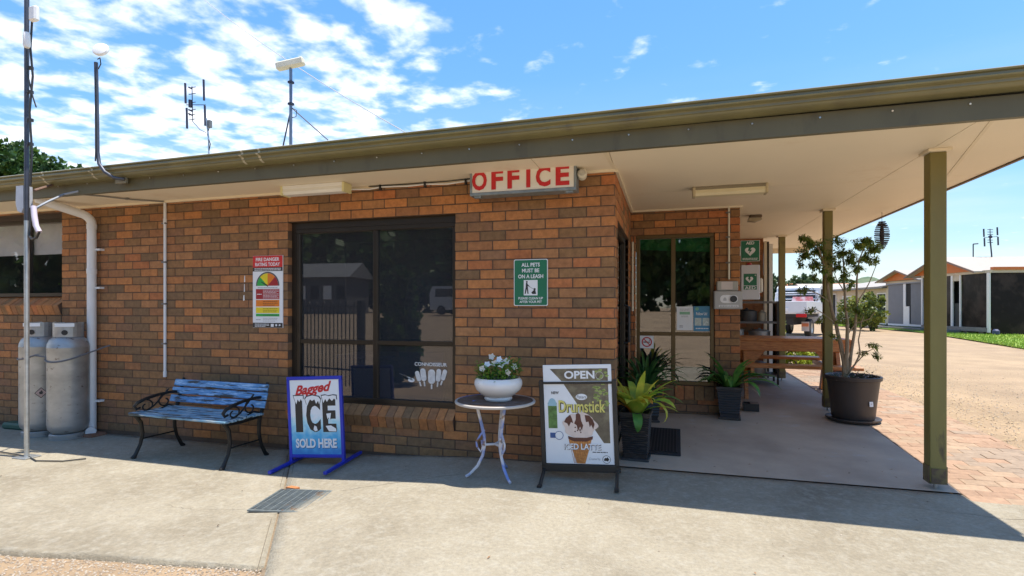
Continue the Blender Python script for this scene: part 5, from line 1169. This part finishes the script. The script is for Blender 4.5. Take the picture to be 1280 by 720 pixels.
def gable_roof(t, x0, x1, y0, y1, ze, zp, over=.25):
    ym = (y0 + y1) / 2
    MB().prism([(y0, ze), (y1, ze), (ym, zp)], x0, x0 + .06, ax='x').build('gable_board', orange, t)
    mb = MB(); k = (zp - ze) / (ym - y0)
    for s in (-1, 1):
        ye = (y0 - over) if s < 0 else (y1 + over); zee = ze - k * over
        P = [(ye, zee), (ym, zp), (ym, zp + .06), (ye, zee + .06)]; mb.prism(P, x0 - .3, x1, ax='x')
    mb.build('roof', wroof, t)
    MB().prism([(y0 - over, ze - k * over - .02), (ym, zp - .02), (y1 + over, ze - k * over - .02), (y1 + over, ze - k * over + .05), (ym, zp + .07), (y0 - over, ze - k * over + .05)], x0 - .33, x0 - .30, ax='x').build('barge_board', M('barge_brown', (.2, .13, .10), .6), t)
# nearest cabin with dark blinds
t = cabin(1237, 22.6, 'cabin with dark plastic blinds and an orange gable, nearest on the right')
H = 2.62
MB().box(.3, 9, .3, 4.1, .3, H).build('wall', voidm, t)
gable_roof(t, -.1, 10, .55, 4.65, H + .12, H + .84)
MB().box(-.02, 9, -.05, .25, H + .0, H + .12).build('eave_board', creamw, t); MB().box(.1, 9, -.10, .1, H + .12, H + .24).build('eave_board', orange, t)
MB().box(-.04, .0, .25, 4.2, H, H + .12).build('eave_board', creamw, t)
def blindsheet(t, y0, y1, z0, z1, x=.02, n=10, nm='blind'):
    mb = MB(); k = 5
    for i in range(n + 1):
        for j in range(k + 1):
            y = y0 + (y1 - y0) * i / n; z = z0 + (z1 - z0) * j / k; mb.v.append((x + .05 * noise.noise(Vector((y * 1.7, z * .6, 3))), y, z))
    for i in range(n):
        for j in range(k): a = i * (k + 1) + j; mb.f.append((a, a + 1, a + k + 2, a + k + 1)); mb.m.append(0); mb.sm.append(True)
    return mb.build(nm, plast, t)
blindsheet(t, .12, 1.58, .32, H); blindsheet(t, 2.2, 4.1, .3, H)
for (y, w_) in ((.05, .07), (1.62, .04), (2.13, .06), (4.15, .05)): MB().box(-.03, .03, y - w_, y + w_, .1, H).build('post', cabw, t)
MB().box(.0, .04, 1.66, 2.07, H - .26, H).build('door_header', creamw, t); MB().box(.05, .08, 1.66, 2.07, .15, 1.35).build('screen_door', M('door_dark', (.03, .032, .035), .4), t)
mb = MB(); k = 14
for i in range(k + 1):
    for j in range(6):
        x = .1 + 8.5 * i / k; z = .0 + H * j / 5; mb.v.append((x, .02 + .06 * noise.noise(Vector((x * 1.1, z * .7, 8))), z))
for i in range(k):
    for j in range(5): a = i * 6 + j; mb.f.append((a, a + 6, a + 7, a + 1)); mb.m.append(0); mb.sm.append(True)
mb.build('blind', plast, t)
MB().box(-.06, .1, .1, 4.15, .12, .30).build('floor_edge', deckm, t); MB().box(-.7, -.05, 1.5, 2.3, .0, .14).build('step', deckm, t)
for y in (.3, 1.2, 2.8, 4.4): MB().box(-.02, .3, y, y + .25, -.02, .12).build('stump', M('stump', (.14, .11, .09), .9), t)
tag(MB().box(-.12, .12, -.1, .1, 0, .26, b=.07).build('storage_bag', M('bag_blue', (.04, .05, .13), .6), None, loc=pd(1245, 385, 22.2) * 1.0), 'small blue bag at the foot of the dark cabin blinds', 'bag'); bpy.data.objects['storage_bag'].location.z = Zg
# grey canvas cabin
t = cabin(1165, 26.5, 'grey canvas sided cabin with white door panel, half behind the porch post')
H = 2.42
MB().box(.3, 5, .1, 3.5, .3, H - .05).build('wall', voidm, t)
for (y0, y1) in ((.0, 1.6), (2.2, 3.5)): MB().box(0, .04, y0, y1, .28, H, b=.01).build('canvas_panel', canv, t)
MB().box(.04, 5, 3.46, 3.5, .28, H).build('canvas_panel', canv, t)
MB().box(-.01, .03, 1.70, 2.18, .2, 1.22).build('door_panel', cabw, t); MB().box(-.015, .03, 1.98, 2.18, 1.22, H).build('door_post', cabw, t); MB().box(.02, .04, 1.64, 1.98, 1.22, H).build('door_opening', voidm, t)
MB().box(-.05, 5, -.05, 3.6, H, H + .07).build('flat_roof', M('roof_edge_grey', (.2, .2, .22), .5), t); MB().box(-.02, .02, .0, 3.5, .18, .28).build('skirt', cabw, t)
MB().box(-.7, .0, -.3, 4.6, .0, .14, b=.01).build('deck', deckm, t)
MB().box(1.62, 7.5, 3.25, 6.5, .2, 2.74).build('cabin_body', creamw, t)
g = bpy.data.objects.new('upper_roof', None); col.objects.link(g); g.parent = t; g.location = (1.5, 0, 0); gable_roof(g, .0, 8, 3.2, 6.6, 2.75, 3.28)
# cream cabin farther left
t = cabin(1109, 33.0, 'cream cabin with white roof seen through the potted tree')
H = 2.35
MB().box(0, 6, 0, 9, .2, H).build('wall', creamw, t); MB().prism([(-.3, H), (9.3, H), (9.3, H + .1), (-.3, H + .1)], -.5, 7, ax='x').build('eave', M('roof_edge_grey', (.2, .2, .22), .5), t)
MB().add([(-.5, -.4, H + .11), (7, -.4, H + 1.25), (7, 9.4, H + 1.25), (-.5, 9.4, H + .11), (-.5, -.4, H + .05), (7, -.4, H + 1.15), (7, 9.4, H + 1.15), (-.5, 9.4, H + .05)], [(0, 1, 2, 3), (7, 6, 5, 4), (4, 5, 1, 0), (5, 6, 2, 1), (6, 7, 3, 2), (7, 4, 0, 3)]).build('roof', wroof, t)
for (y0, y1, z0, z1, m_, nm) in ((.1, .9, .2, 2.0, voidm, 'door'), (1.3, 2.6, .8, 1.9, M('window_grey', (.2, .24, .26), .15), 'window'), (3.6, 5.0, .8, 1.9, MATS['window_grey'] if 'window_grey' in MATS else voidm, 'window'), (6, 8, .3, 2.1, voidm, 'door')):
    MB().box(-.05, .02, y0 - .08, y1 + .08, z0 - .08, z1 + .08).build(nm + '_frame', cabw, t); MB().box(-.06, .0, y0, y1, z0, z1).build(nm, m_, t)
# dark annexe cabin beyond the ute
t = cabin(1036, 40.0, 'dark annexe cabin with a white roof behind the white ute')
H = 2.15
MB().box(0, 5, 0, 5.6, .1, H).build('wall', M('annexe_dark', (.035, .04, .06), .6), t); MB().box(-.06, .0, 3.4, 5.5, .5, H - .2).build('canvas_panel', M('annexe_blue', (.05, .07, .11), .5), t); MB().box(-.06, .0, .2, 1.4, .2, H - .3).build('canvas_panel', voidm, t)
gable_roof(t, .2, 9, 3.2, 7.2, H + .05, H + .95); MB().add([(-.3, -.4, H + .05), (6, -.4, H + .9), (6, 4.2, H + .9), (-.3, 4.2, H + .05), (-.3, -.4, H), (6, -.4, H + .8), (6, 4.2, H + .8), (-.3, 4.2, H)], [(0, 1, 2, 3), (7, 6, 5, 4), (4, 5, 1, 0), (5, 6, 2, 1), (6, 7, 3, 2), (7, 4, 0, 3)]).build('roof', wroof, t)
t = cabin(975, 62.0, 'far house with a red tiled roof among the trees')
MB().box(0, 9, -2, 4, 0, 2.4).build('wall', creamw, t); MB().prism([(-2.4, 2.4), (4.4, 2.4), (1, 4.0)], -.3, 9.4, ax='x').build('roof', M('terracotta', (.42, .13, .05), .7, var=.1), t)

# aerial and lamp post over the near cabin
q = pd(1240, 321, 25.0); t = thing('tv_antenna', (q.x, q.y, 3.3), 'aerial with four dark dipole bars above the cabin with dark blinds', 'antenna'); o = t.location
def lq(u, v): return pd(u, v, 25.0) - o
MB().tube([(0, 0, 0), lq(1239.5, 318), lq(1237.5, 298)], .03, 8).build('mast', ax, t)
for (u, a, b_) in ((1229.6, 286, 296), (1230.4, 297.5, 308), (1246.5, 284, 294), (1247.4, 296, 306.5)): MB().tube([lq(u, a), lq(u + .4, b_)], .035, 6).build('dipole_bar', ax, t)
mb = MB().tube([lq(1237.5, 286), lq(1238.2, 306)], .016, 6)
for v in (287, 290, 293, 300, 303): mb.tube([lq(1234.5, v), lq(1241, v)], .016, 6)
mb.tube([lq(1237, 295), lq(1239, 297)], .07, 6); mb.tube([lq(1230, 297), lq(1247, 295.5)], .012, 6); mb.build('element_boom', ax, t)
q = pd(1216.5, 385, 45); t = thing('lamp_post', (q.x, q.y, Zg), 'thin dark lamp post beyond the white cabin roof', 'lamp post'); h_ = pd(1216.5, 305, 45).z - Zg
MB().tube([(0, 0, 0), (0, 0, h_)], .045, 8).build('pole', ax, t); MB().tube([(0, 0, h_), (.35, 0, h_ + .02)], .045, 8).build('lamp_head', ax, t)

# ------------------------------------------------------------------ white ute
q = pd(1000, 385, 20.2)
t = thing('parked_ute', (q.x - .62, q.y + .2, .19), 'white tray back ute parked beyond the picnic table, seen from behind', 'ute', R(-25))
uw = M('ute_white', (.70, .71, .73), .3, var=.03, coat=.4); ub = M('ute_underside', (.025, .022, .02), .8); ug = M('ute_glass', (.02, .025, .03), .08); ur = M('lamp_red', (.5, .015, .02), .25); tyre = M('tyre', (.022, .022, .022), .85)
mb = MB(); mb.box(-.86, .86, .0, 2.35, .92, .98, b=.01); mb.box(-.90, .90, -.02, .02, .96, 1.40, b=.01); mb.box(-.90, -.86, .02, 2.35, .96, 1.40, b=.01); mb.box(.86, .90, .02, 2.35, .96, 1.40, b=.01); mb.build('tray', uw, t)
mb = MB()
for s in (-1, 1): mb.tube([(s * .82, 2.30, 1.25), (s * .78, 2.30, 1.78)], .03, 8)
for z in (1.35, 1.52, 1.70, 1.78): mb.tube([(-.80, 2.30, z), (.80, 2.30, z)], .022, 8)
mb.build('headboard', uw, t)
cabp = [(2.45, .55), (2.45, 1.30), (2.55, 1.98), (2.75, 2.08), (3.55, 2.05), (4.05, 1.28), (5.0, 1.05), (5.1, .85), (5.1, .5)]
MB().prism(cabp, -.82, .82, ax='x').build('cab', uw, t)
for s in (-1, 1): MB().prism([(2.66, 1.38), (2.72, 1.92), (3.50, 1.92), (3.88, 1.38)], s * .825 - .006, s * .825 + .006, ax='x').build('side_window', ug, t)
MB().prism([(2.43, 1.38), (2.50, 1.88), (2.54, 1.88), (2.47, 1.38)], -.66, .66, ax='x').build('rear_window', ug, t)
MB().prism([(3.60, 2.01), (4.02, 1.34), (4.06, 1.34), (3.64, 2.02)], -.70, .70, ax='x').build('windscreen', ug, t)
MB().box(-.40, .40, .1, 5.0, .50, .80).build('chassis', ub, t); MB().box(-.80, .80, .05, 2.3, .80, .92).build('tray_bearers', ub, t)
for (x, y) in ((-.72, 1.15), (.72, 1.15), (-.72, 4.1), (.72, 4.1)):
    wh = bpy.data.objects.new('wheel', None); col.objects.link(wh); wh.parent = t; wh.location = (x, y, .36); wh.rotation_euler = (0, R(90), 0)
    MB().lathe([(.20, -.11), (.32, -.115), (.36, -.08), (.36, .08), (.32, .115), (.20, .11), (.20, -.11)], 20).build('tyre', tyre, wh); MB().lathe([(0, .06), (.14, .07), (.20, .10), (.20, -.10), (.14, -.07), (0, -.06)], 16).build('rim', steel, wh)
for s in (-1, 1):
    MB().box(s * .72 - .18, s * .72 + .18, -.06, -.02, .80, .93, b=.01).build('tail_light', ur, t)
    MB().box(s * .72 - .13, s * .72 + .13, .55, .58, .26, .62).build('mud_flap', M('flap_pale', (.5, .42, .38), .6), t); MB().box(s * .72 - .12, s * .72 + .12, .535, .548, .44, .56).build('reflector', M('reflector_orange', (.55, .16, .06), .4), t)
MB().box(-.26, .26, -.045, -.02, 1.03, 1.15).build('number_plate', signwhite, t)
tag(MB().prism([(-.48, 0), (.48, 0), (.36, .62), (-.36, .62)], -.04, .04).build('warning_board', M('board_pink', (.60, .16, .16), .5, rgb2=(.66, .50, .50), s2=3)), 'faded red and white board propped in the ute tray', 'board')
bb = bpy.data.objects['warning_board']; m_ = Matrix.Rotation(R(-25), 4, 'Z'); pq = m_ @ Vector((.30, 1.9, 0)); bb.location = (t.location.x + pq.x, t.location.y + pq.y, .19 + .99); bb.rotation_euler = (R(-12), 0, R(-25))
tag(MB().prism([(-.42, .0), (.42, .0), (.42, .08), (-.42, .08)], -.02, .02).build('red_bar', red, bb, loc=(0, -.05, .02)))

# ------------------------------------------------------------------ grass verge
gm = M('grass_green', (.20, .30, .035), .9, var=.25, vs=3, rgb2=(.22, .30, .05), s2=.6)
ga = [pd(1360, 385, 12.6), pd(1280, 385, 14.7), pd(1220, 385, 18.3), pd(1160, 385, 24.2), pd(1090, 385, 30.6), pd(1040, 385, 34.0)]
gb = [pd(1400, 385, 21), pd(1300, 385, 23.5), pd(1238, 385, 24.5), pd(1190, 385, 29), pd(1130, 385, 34), pd(1060, 385, 40)]
mb = MB()
for a, b_ in zip(ga, gb):
    for k in range(5):
        p = a.lerp(b_, k / 4); mb.v.append((p.x + .25 * noise.noise(Vector((p.x, p.y, 1))) * (k == 0), p.y + .3 * noise.noise(Vector((p.x, p.y, 5))) * (k == 0), G(p.x, p.y) + .02))
for i in range(5):
    for k in range(4): mb.f.append((i * 5 + k, i * 5 + 5 + k, i * 5 + 6 + k, i * 5 + 1 + k)); mb.m.append(0); mb.sm.append(True)
mb.build('grass_verge', gm, kind='structure')
mb = MB()
for i in range(9000):
    s_ = rng.random() * 4.99; j = int(s_); f = s_ - j; k = rng.random() ** 1.3
    p = ga[j].lerp(ga[j + 1], f).lerp(gb[j].lerp(gb[j + 1], f), k); p.z = G(p.x, p.y) + .015
    a = rng.uniform(0, 6.28); d = Vector((math.cos(a), math.sin(a), 0)) * .02; h = rng.uniform(.03, .09); l = Vector((rng.uniform(-.03, .03), rng.uniform(-.03, .03), h))
    mb.add([p - d, p + d, p + l], [(0, 1, 2)], 0)
mb.build('grass', LEAF('grass_blade', (.20, .33, .04), (.30, .38, .05), .3, 2), kind='stuff')

# ------------------------------------------------------------------ trees, shrubs and far hills
def crown(mb, c, rad, nc, nl, size, mi=(0, 1), lob=.35):
    for i in range(nc):
        d = rv().normalized(); f = rng.uniform(.35, 1.0) ** .6; k = 1 + lob * noise.noise(d * 1.9 + c * .13)
        cc = c + Vector((d.x * rad[0], d.y * rad[1], d.z * rad[2])) * f * k; cr = min(rad) * rng.uniform(.16, .30); m = mi[0] if rng.random() < .6 else mi[1]
        for q in range(nl):
            v = rv() * cr; dr_ = (v.normalized() + rv() * .7); p = cc + v; s_ = size * rng.uniform(.6, 1.3)
            dd = dr_.normalized(); b_ = dd.orthogonal().normalized(); b_ = Quaternion(dd, rng.uniform(0, 6.28)) @ b_
            mb.add([p - b_ * s_ * .4, p + dd * s_ * .5, p + b_ * s_ * .4, p - dd * s_ * .5], [(0, 1, 2, 3)], m)
pinem = [LEAF('pine_needles', (.03, .08, .02), (.05, .115, .025), .2, .6), LEAF('pine_needles_light', (.09, .17, .03), (.06, .125, .025), .25, .6)]
gumm = [LEAF('gum_leaf', (.045, .085, .035), (.065, .11, .04), .2, .5), LEAF('gum_leaf_light', (.09, .14, .05), (.07, .11, .04), .2, .5)]
brown = M('tree_bark', (.10, .075, .055), .9, var=.2, vs=6)
def tree(loc, label, rad, ch, nc, nl, size, mats, name='leafy_tree', group=None, lobes=None, tr=.18, limbs=5):
    t = thing(name, loc, label, 'tree', 0, group); mb = MB(); lb = lobes or [(Vector((0, 0, ch)), rad, nc)]
    mb.tube([(0, 0, -.1), (.05, .02, ch * .5), (0, 0, ch * .9)], [tr, tr * .75, tr * .4], 10)
    for (c, r_, n_) in lb: mb.tube([(0, 0, ch * .45), (c.x * .5, c.y * .5, (ch * .5 + c.z) / 2), c], [tr * .5, tr * .35, tr * .12], 7)
    for i in range(limbs):
        a = rng.uniform(0, 6.28); mb.tube([(0, 0, ch * rng.uniform(.5, .8)), (rad[0] * .7 * math.cos(a), rad[1] * .7 * math.sin(a), ch + rad[2] * rng.uniform(-.2, .5))], [tr * .4, tr * .1], 6)
    mb.build('trunk', brown, t); mb = MB()
    for (c, r_, n_) in lb: crown(mb, c, r_, n_, nl, size)
    mb.build('crown', mats, t, kind='stuff'); return t
q = pd(8, 385, 32)
tree((q.x, q.y, 0), 'big dark green pine rising behind the office roof at the left', (4.6, 4, 2.6), 7.2, 150, 55, .28, pinem, 'pine_tree', lobes=[(Vector((-.8, 0, 9.5)), (3.4, 3, 1.9), 150), (Vector((1.8, .6, 8.6)), (2.7, 2.6, 1.5), 110), (Vector((3.3, 1.2, 7.9)), (2.0, 2, 1.3), 80), (Vector((-3.5, 0, 8.8)), (3, 3, 1.9), 80), (Vector((0, 0, 8.0)), (4, 3, 1.4), 80)], tr=.35)
for (u, d, h, r_, label, mt, nm) in ((1000, 52, 2.9, 2.3, 'rounded green tree beside the red roofed house', gumm, 'leafy_tree'), (960, 48, 3.2, 1.7, 'dull green tree seen between the pillar and porch post', gumm, 'leafy_tree'), (1013, 70, 3.8, 2.6, 'grey green tree behind the cabin with the dark annexe', pinem, 'leafy_tree'), (940, 60, 3.5, 3, 'bushy tree half hidden behind the AED cabinet', gumm, 'leafy_tree'), (1036, 75, 3.6, 3.0, 'low tree behind the potted tree crown', pinem, 'leafy_tree'), (985, 66, 2.6, 2.2, 'low bushy tree left of the red roof', gumm, 'leafy_tree')):
    q = pd(u, 385, d); tree((q.x, q.y, .2), label, (r_, r_, r_ * .62), h, 46, 40, .3, mt, nm, 'trees beyond the cabins')
q = pd(970, 385, 70); t = tree((q.x, q.y, .2), 'narrow dark cypress spire left of the red roof', (.6, .6, 2.0), 3.3, 30, 40, .25, pinem, 'cypress_tree', tr=.12, limbs=2)
def shrub(name, u, v, d, r_, h, mats, label, n=40, sz=.09):
    q = pd(u, v, d); t = thing(name, (q.x, q.y, G(q.x, q.y) - .02), label, 'shrub'); mb = MB()
    for i in range(6): a = i; mb.tube([(0, 0, 0), (r_ * .4 * math.cos(a), r_ * .4 * math.sin(a), h * .6)], [.02, .008], 5)
    mb.build('stems', brown, t); mb = MB(); crown(mb, Vector((0, 0, h * .55)), (r_, r_, h * .5), n, 40, sz); mb.build('foliage', mats, t, kind='stuff')
yg = [LEAF('bright_shrub', (.36, .42, .035), (.26, .34, .03), .35, 4), LEAF('bright_shrub_dark', (.12, .20, .03), (.2, .28, .04), .3, 4)]
ol = [LEAF('olive_shrub', (.20, .24, .04), (.28, .28, .05), .3, 2), LEAF('olive_shrub_dark', (.07, .11, .022), (.12, .15, .03), .25, 2)]
shrub('shrub', 1088, 385, 27, .75, 1.75, ol, 'yellow green rounded shrub on the grass beside the grey canvas cabin', 60, .13)
shrub('shrub', 1066, 385, 28.5, .8, 1.7, ol, 'olive shrub on the grass left of the rounded one', 46, .13)
shrub('low_shrub', 998, 385, 10.6, .32, .42, yg, 'low yellow green shrub in the sun beneath the table top', 34, .055)
shrub('low_shrub', 1013, 385, 11.0, .26, .36, yg, 'second low yellow green shrub, nearest the big tub', 28, .055)
shrub('low_shrub', 983, 385, 10.8, .26, .45, yg, 'low yellow green shrub right of the far porch post', 28, .055)
shrub('low_shrub', 968, 385, 12.0, .25, .95, yg, 'upright bright shrub left of the far porch post', 30, .06)
mb = MB(); base = []
for i in range(61):
    f = i / 60; u = 900 + 480 * f; d = 230
    hh = 5 + 9 * math.exp(-((u - 1095) / 45) ** 2) + 2.5 * noise.noise(Vector((f * 9, 0, 0))) + 1.2 * noise.noise(Vector((f * 40, 3, 0)))
    p = pd(u, 385, d); b0 = pd(u, 385, d * 1.6); mb.v += [(p.x, p.y, -1), (p.x * 1.02, p.y * 1.04, hh * .7), (p.x * 1.07, p.y * 1.1, hh + 1.2), (b0.x, b0.y, 0)]
for i in range(60):
    for k in range(3): a = i * 4 + k; mb.f.append((a, a + 4, a + 5, a + 1)); mb.m.append(0); mb.sm.append(True)
mb.build('hills', M('hill_scrub', (.055, .095, .05), .95, var=.4, vs=.25, rgb2=(.10, .13, .07), s2=.12), kind='structure')

# ------------------------------------------------------------------ behind the camera: what the front windows mirror
def mir(u, v, d, yp=.09):
    p = pd(u, v, d); return Vector((p.x, 2 * yp - p.y, p.z))
for (u, d, h, r_) in ((330, 52, 7.5, 5.4), (385, 60, 8.5, 5.8), (440, 56, 8.0, 5.6), (500, 60, 9.0, 6.2), (560, 55, 8.2, 5.6), (630, 60, 8.2, 5.8), (700, 58, 8.4, 5.8), (775, 60, 8.4, 6), (850, 58, 8, 5.8), (920, 62, 8, 5.8), (250, 60, 8, 5.6), (150, 60, 8, 5.6), (50, 60, 8, 5.6), (-60, 60, 8, 5.6)):
    p = mir(u, 385, d); tree((p.x, p.y, .8), 'tall dark tree in the belt across the road, mirrored in the windows', (r_, r_ * .8, 6.8), h - .8, 150, 30, 1.0, pinem, 'leafy_tree', 'tree belt mirrored in the windows', tr=.3, limbs=3)
p = mir(556, 385, 38); t = thing('parked_van', (p.x + 1.5, p.y, .86), 'pale silver van mirrored in the right edge of the front window', 'van', R(8))
vm = M('van_silver', (.42, .45, .50), .3, .2, var=.04)
MB().prism([(-2.3, .35), (2.2, .35), (2.3, .9), (1.75, 1.25), (1.3, 1.95), (-2.1, 2.0), (-2.35, 1.5)], -.85, .85).build('body', vm, t)
for s in (-1, 1):
    MB().prism([(-1.9, 1.25), (1.55, 1.25), (1.2, 1.78), (-1.85, 1.82)], s * .855 - .005, s * .855 + .005).build('side_window', ug, t)
    for x in (-1.4, 1.45): MB().tube([(x, s * .70, .33), (x, s * .88, .33)], .33, 18).build('wheel', tyre, t)
p = mir(415, 385, 46); t = thing('long_shed', (p.x, p.y, .85), 'low shed with a long white roof mirrored in the front window', 'shed', R(-6))
MB().box(-3.4, 2.4, -2, 2, 0, 3.0).build('wall', M('shed_grey', (.10, .10, .10), .8, var=.3, vs=2), t); MB().prism([(-2.4, 3.0), (2.4, 3.0), (0, 4.3)], -3.8, 2.8, ax='x').build('roof', M('shed_roof', (.20, .20, .20), .6, var=.15, vs=1), t)
mb = MB()
for i in range(5): MB().box(-3.1 + i * 1.15, -2.4 + i * 1.15, 2.0, 2.05, 1.2, 2.3).build('window', white if i % 2 else voidm, t)
p = mir(415, 385, 9.0); t = thing('pool_fence', (p.x, p.y, .0), 'dark tubular fence with hooped tops mirrored in the front window', 'fence', R(12))
mb = MB()
for z in (.32, 1.36): mb.tube([(-1.0, 0, z), (.62, 0, z)], .015, 6)
mb.build('rail', black, t)
for i in range(9):
    x = -.95 + i * .18; MB().tube([(x, 0, 0.05), (x, 0, 1.36), (x + .02, 0, 1.42), (x + .045, 0, 1.44), (x + .07, 0, 1.42), (x + .09, 0, 1.36), (x + .09, 0, .05)], .009, 6).build('hoop', black, t)
MB().box(.60, .70, -.05, .05, 0, 1.46, b=.004).build('post', black, t)

p = mir(500, 385, 10.0); t = thing('conifer_shrub', (p.x, p.y, 0), 'dark upright conifer shrub mirrored in the right half of the front window', 'shrub')
MB().tube([(0, 0, 0), (0, 0, 1.7)], [.05, .02], 8).build('trunk', brown, t); mb = MB()
for i in range(6): crown(mb, Vector((0, 0, .25 + i * .31)), (.40 - .02 * i * (i > 3), .40, .28), 70, 34, .11)
mb.build('foliage', pinem, t, kind='stuff')

# fallen leaves and a few bark scraps on the concrete
lm_ = [M('dead_leaf', (.28, .14, .06), .8, var=.3, vs=30), M('dead_leaf_dark', (.10, .065, .04), .8, var=.3, vs=30)]
mb = MB()
for i in range(70):
    x = rng.uniform(-6, 2.4); y = rng.choice([rng.uniform(-2.2, -.2), -abs(rng.gauss(0, .08)) - .02, rng.uniform(.1, 1.9)])
    if y > 0: x = rng.uniform(.05, 2.4)
    p = Vector((x, y, G(x, y) + .007 + (.004 if y > .03 else 0))); a = rng.uniform(0, 6.28); leafquad(mb, p, Vector((math.cos(a), math.sin(a), rng.uniform(0, .25))), Vector((0, 0, 1)), rng.uniform(.015, .04), rng.uniform(.008, .016), 0 if rng.random() < .6 else 1)
mb.build('leaf_litter', lm_, kind='stuff')

# hairline cracks and an old trowel line in the apron
mb = MB()
def crack(pts, w_):
    Q = []
    for a, b_ in zip(pts, pts[1:]):
        for k in range(8):
            f = k / 8; Q.append((a[0] + (b_[0] - a[0]) * f + rng.gauss(0, .007), a[1] + (b_[1] - a[1]) * f + rng.gauss(0, .007)))
    for a, b_ in zip(Q, Q[1:]):
        d = Vector((b_[0] - a[0], b_[1] - a[1], 0)).normalized(); n_ = Vector((-d.y, d.x, 0)) * w_ * rng.uniform(.4, 1.2)
        P = [Vector((*a, G(*a) + .0012)), Vector((*b_, G(*b_) + .0012))]; mb.add([P[0] - n_, P[1] - n_, P[1] + n_, P[0] + n_], [(0, 1, 2, 3)])
crack([(-1.95, -1.02), (-1.5, -.72), (-1.1, -.45)], .0022); crack([(-2.40, -1.46), (-2.8, -1.55), (-3.1, -1.52)], .0010); crack([(1.6, -.3), (2.4, -.42), (3.2, -.38)], .002)
for off in (-.042, .042):
    for i in range(40):
        y0 = -4.0 + i * .1; y1 = y0 + .1
        if y1 > -1.56 and y0 < -1.0 or y1 > 0: continue
        mb.add([(jx(y0) + off - .002, y0, G(jx(y0), y0) + .001), (jx(y0) + off + .002, y0, G(jx(y0), y0) + .001), (jx(y1) + off + .002, y1, G(jx(y1), y1) + .001), (jx(y1) + off - .002, y1, G(jx(y1), y1) + .001)], [(0, 1, 2, 3)])
mb.build('crack_dirt', M('crack_dark', (.13, .105, .075), .95), kind='stuff')

# grime gathered where the slab meets the brickwork
mb = MB()
def grime(p0, p1, nrm, n, zf):
    prev = None
    for i in range(n + 1):
        f = i / n; x = p0[0] + (p1[0] - p0[0]) * f; y = p0[1] + (p1[1] - p0[1]) * f; w_ = .006 + .05 * max(0, noise.noise(Vector((x * 3.1, y * 3.1, 7))) + .15) + .012 * rng.random()
        a = (x, y, zf(x, y)); b_ = (x + nrm[0] * w_, y + nrm[1] * w_, zf(x + nrm[0] * w_, y + nrm[1] * w_))
        if prev: mb.add([prev[0], prev[1], b_, a], [(0, 1, 2, 3)])
        prev = (a, b_)
grime((-7, -.003), (-.01, -.003), (0, -1), 240, lambda x, y: G(x, y) + .0018)
grime((.02, 1.992), (1.2, 1.992), (0, -1), 50, lambda x, y: G(x, y) + .0062)
mb.build('wall_base_dirt', M('wall_base_dirt', (.12, .092, .065), .95, var=.35, vs=30), kind='stuff')
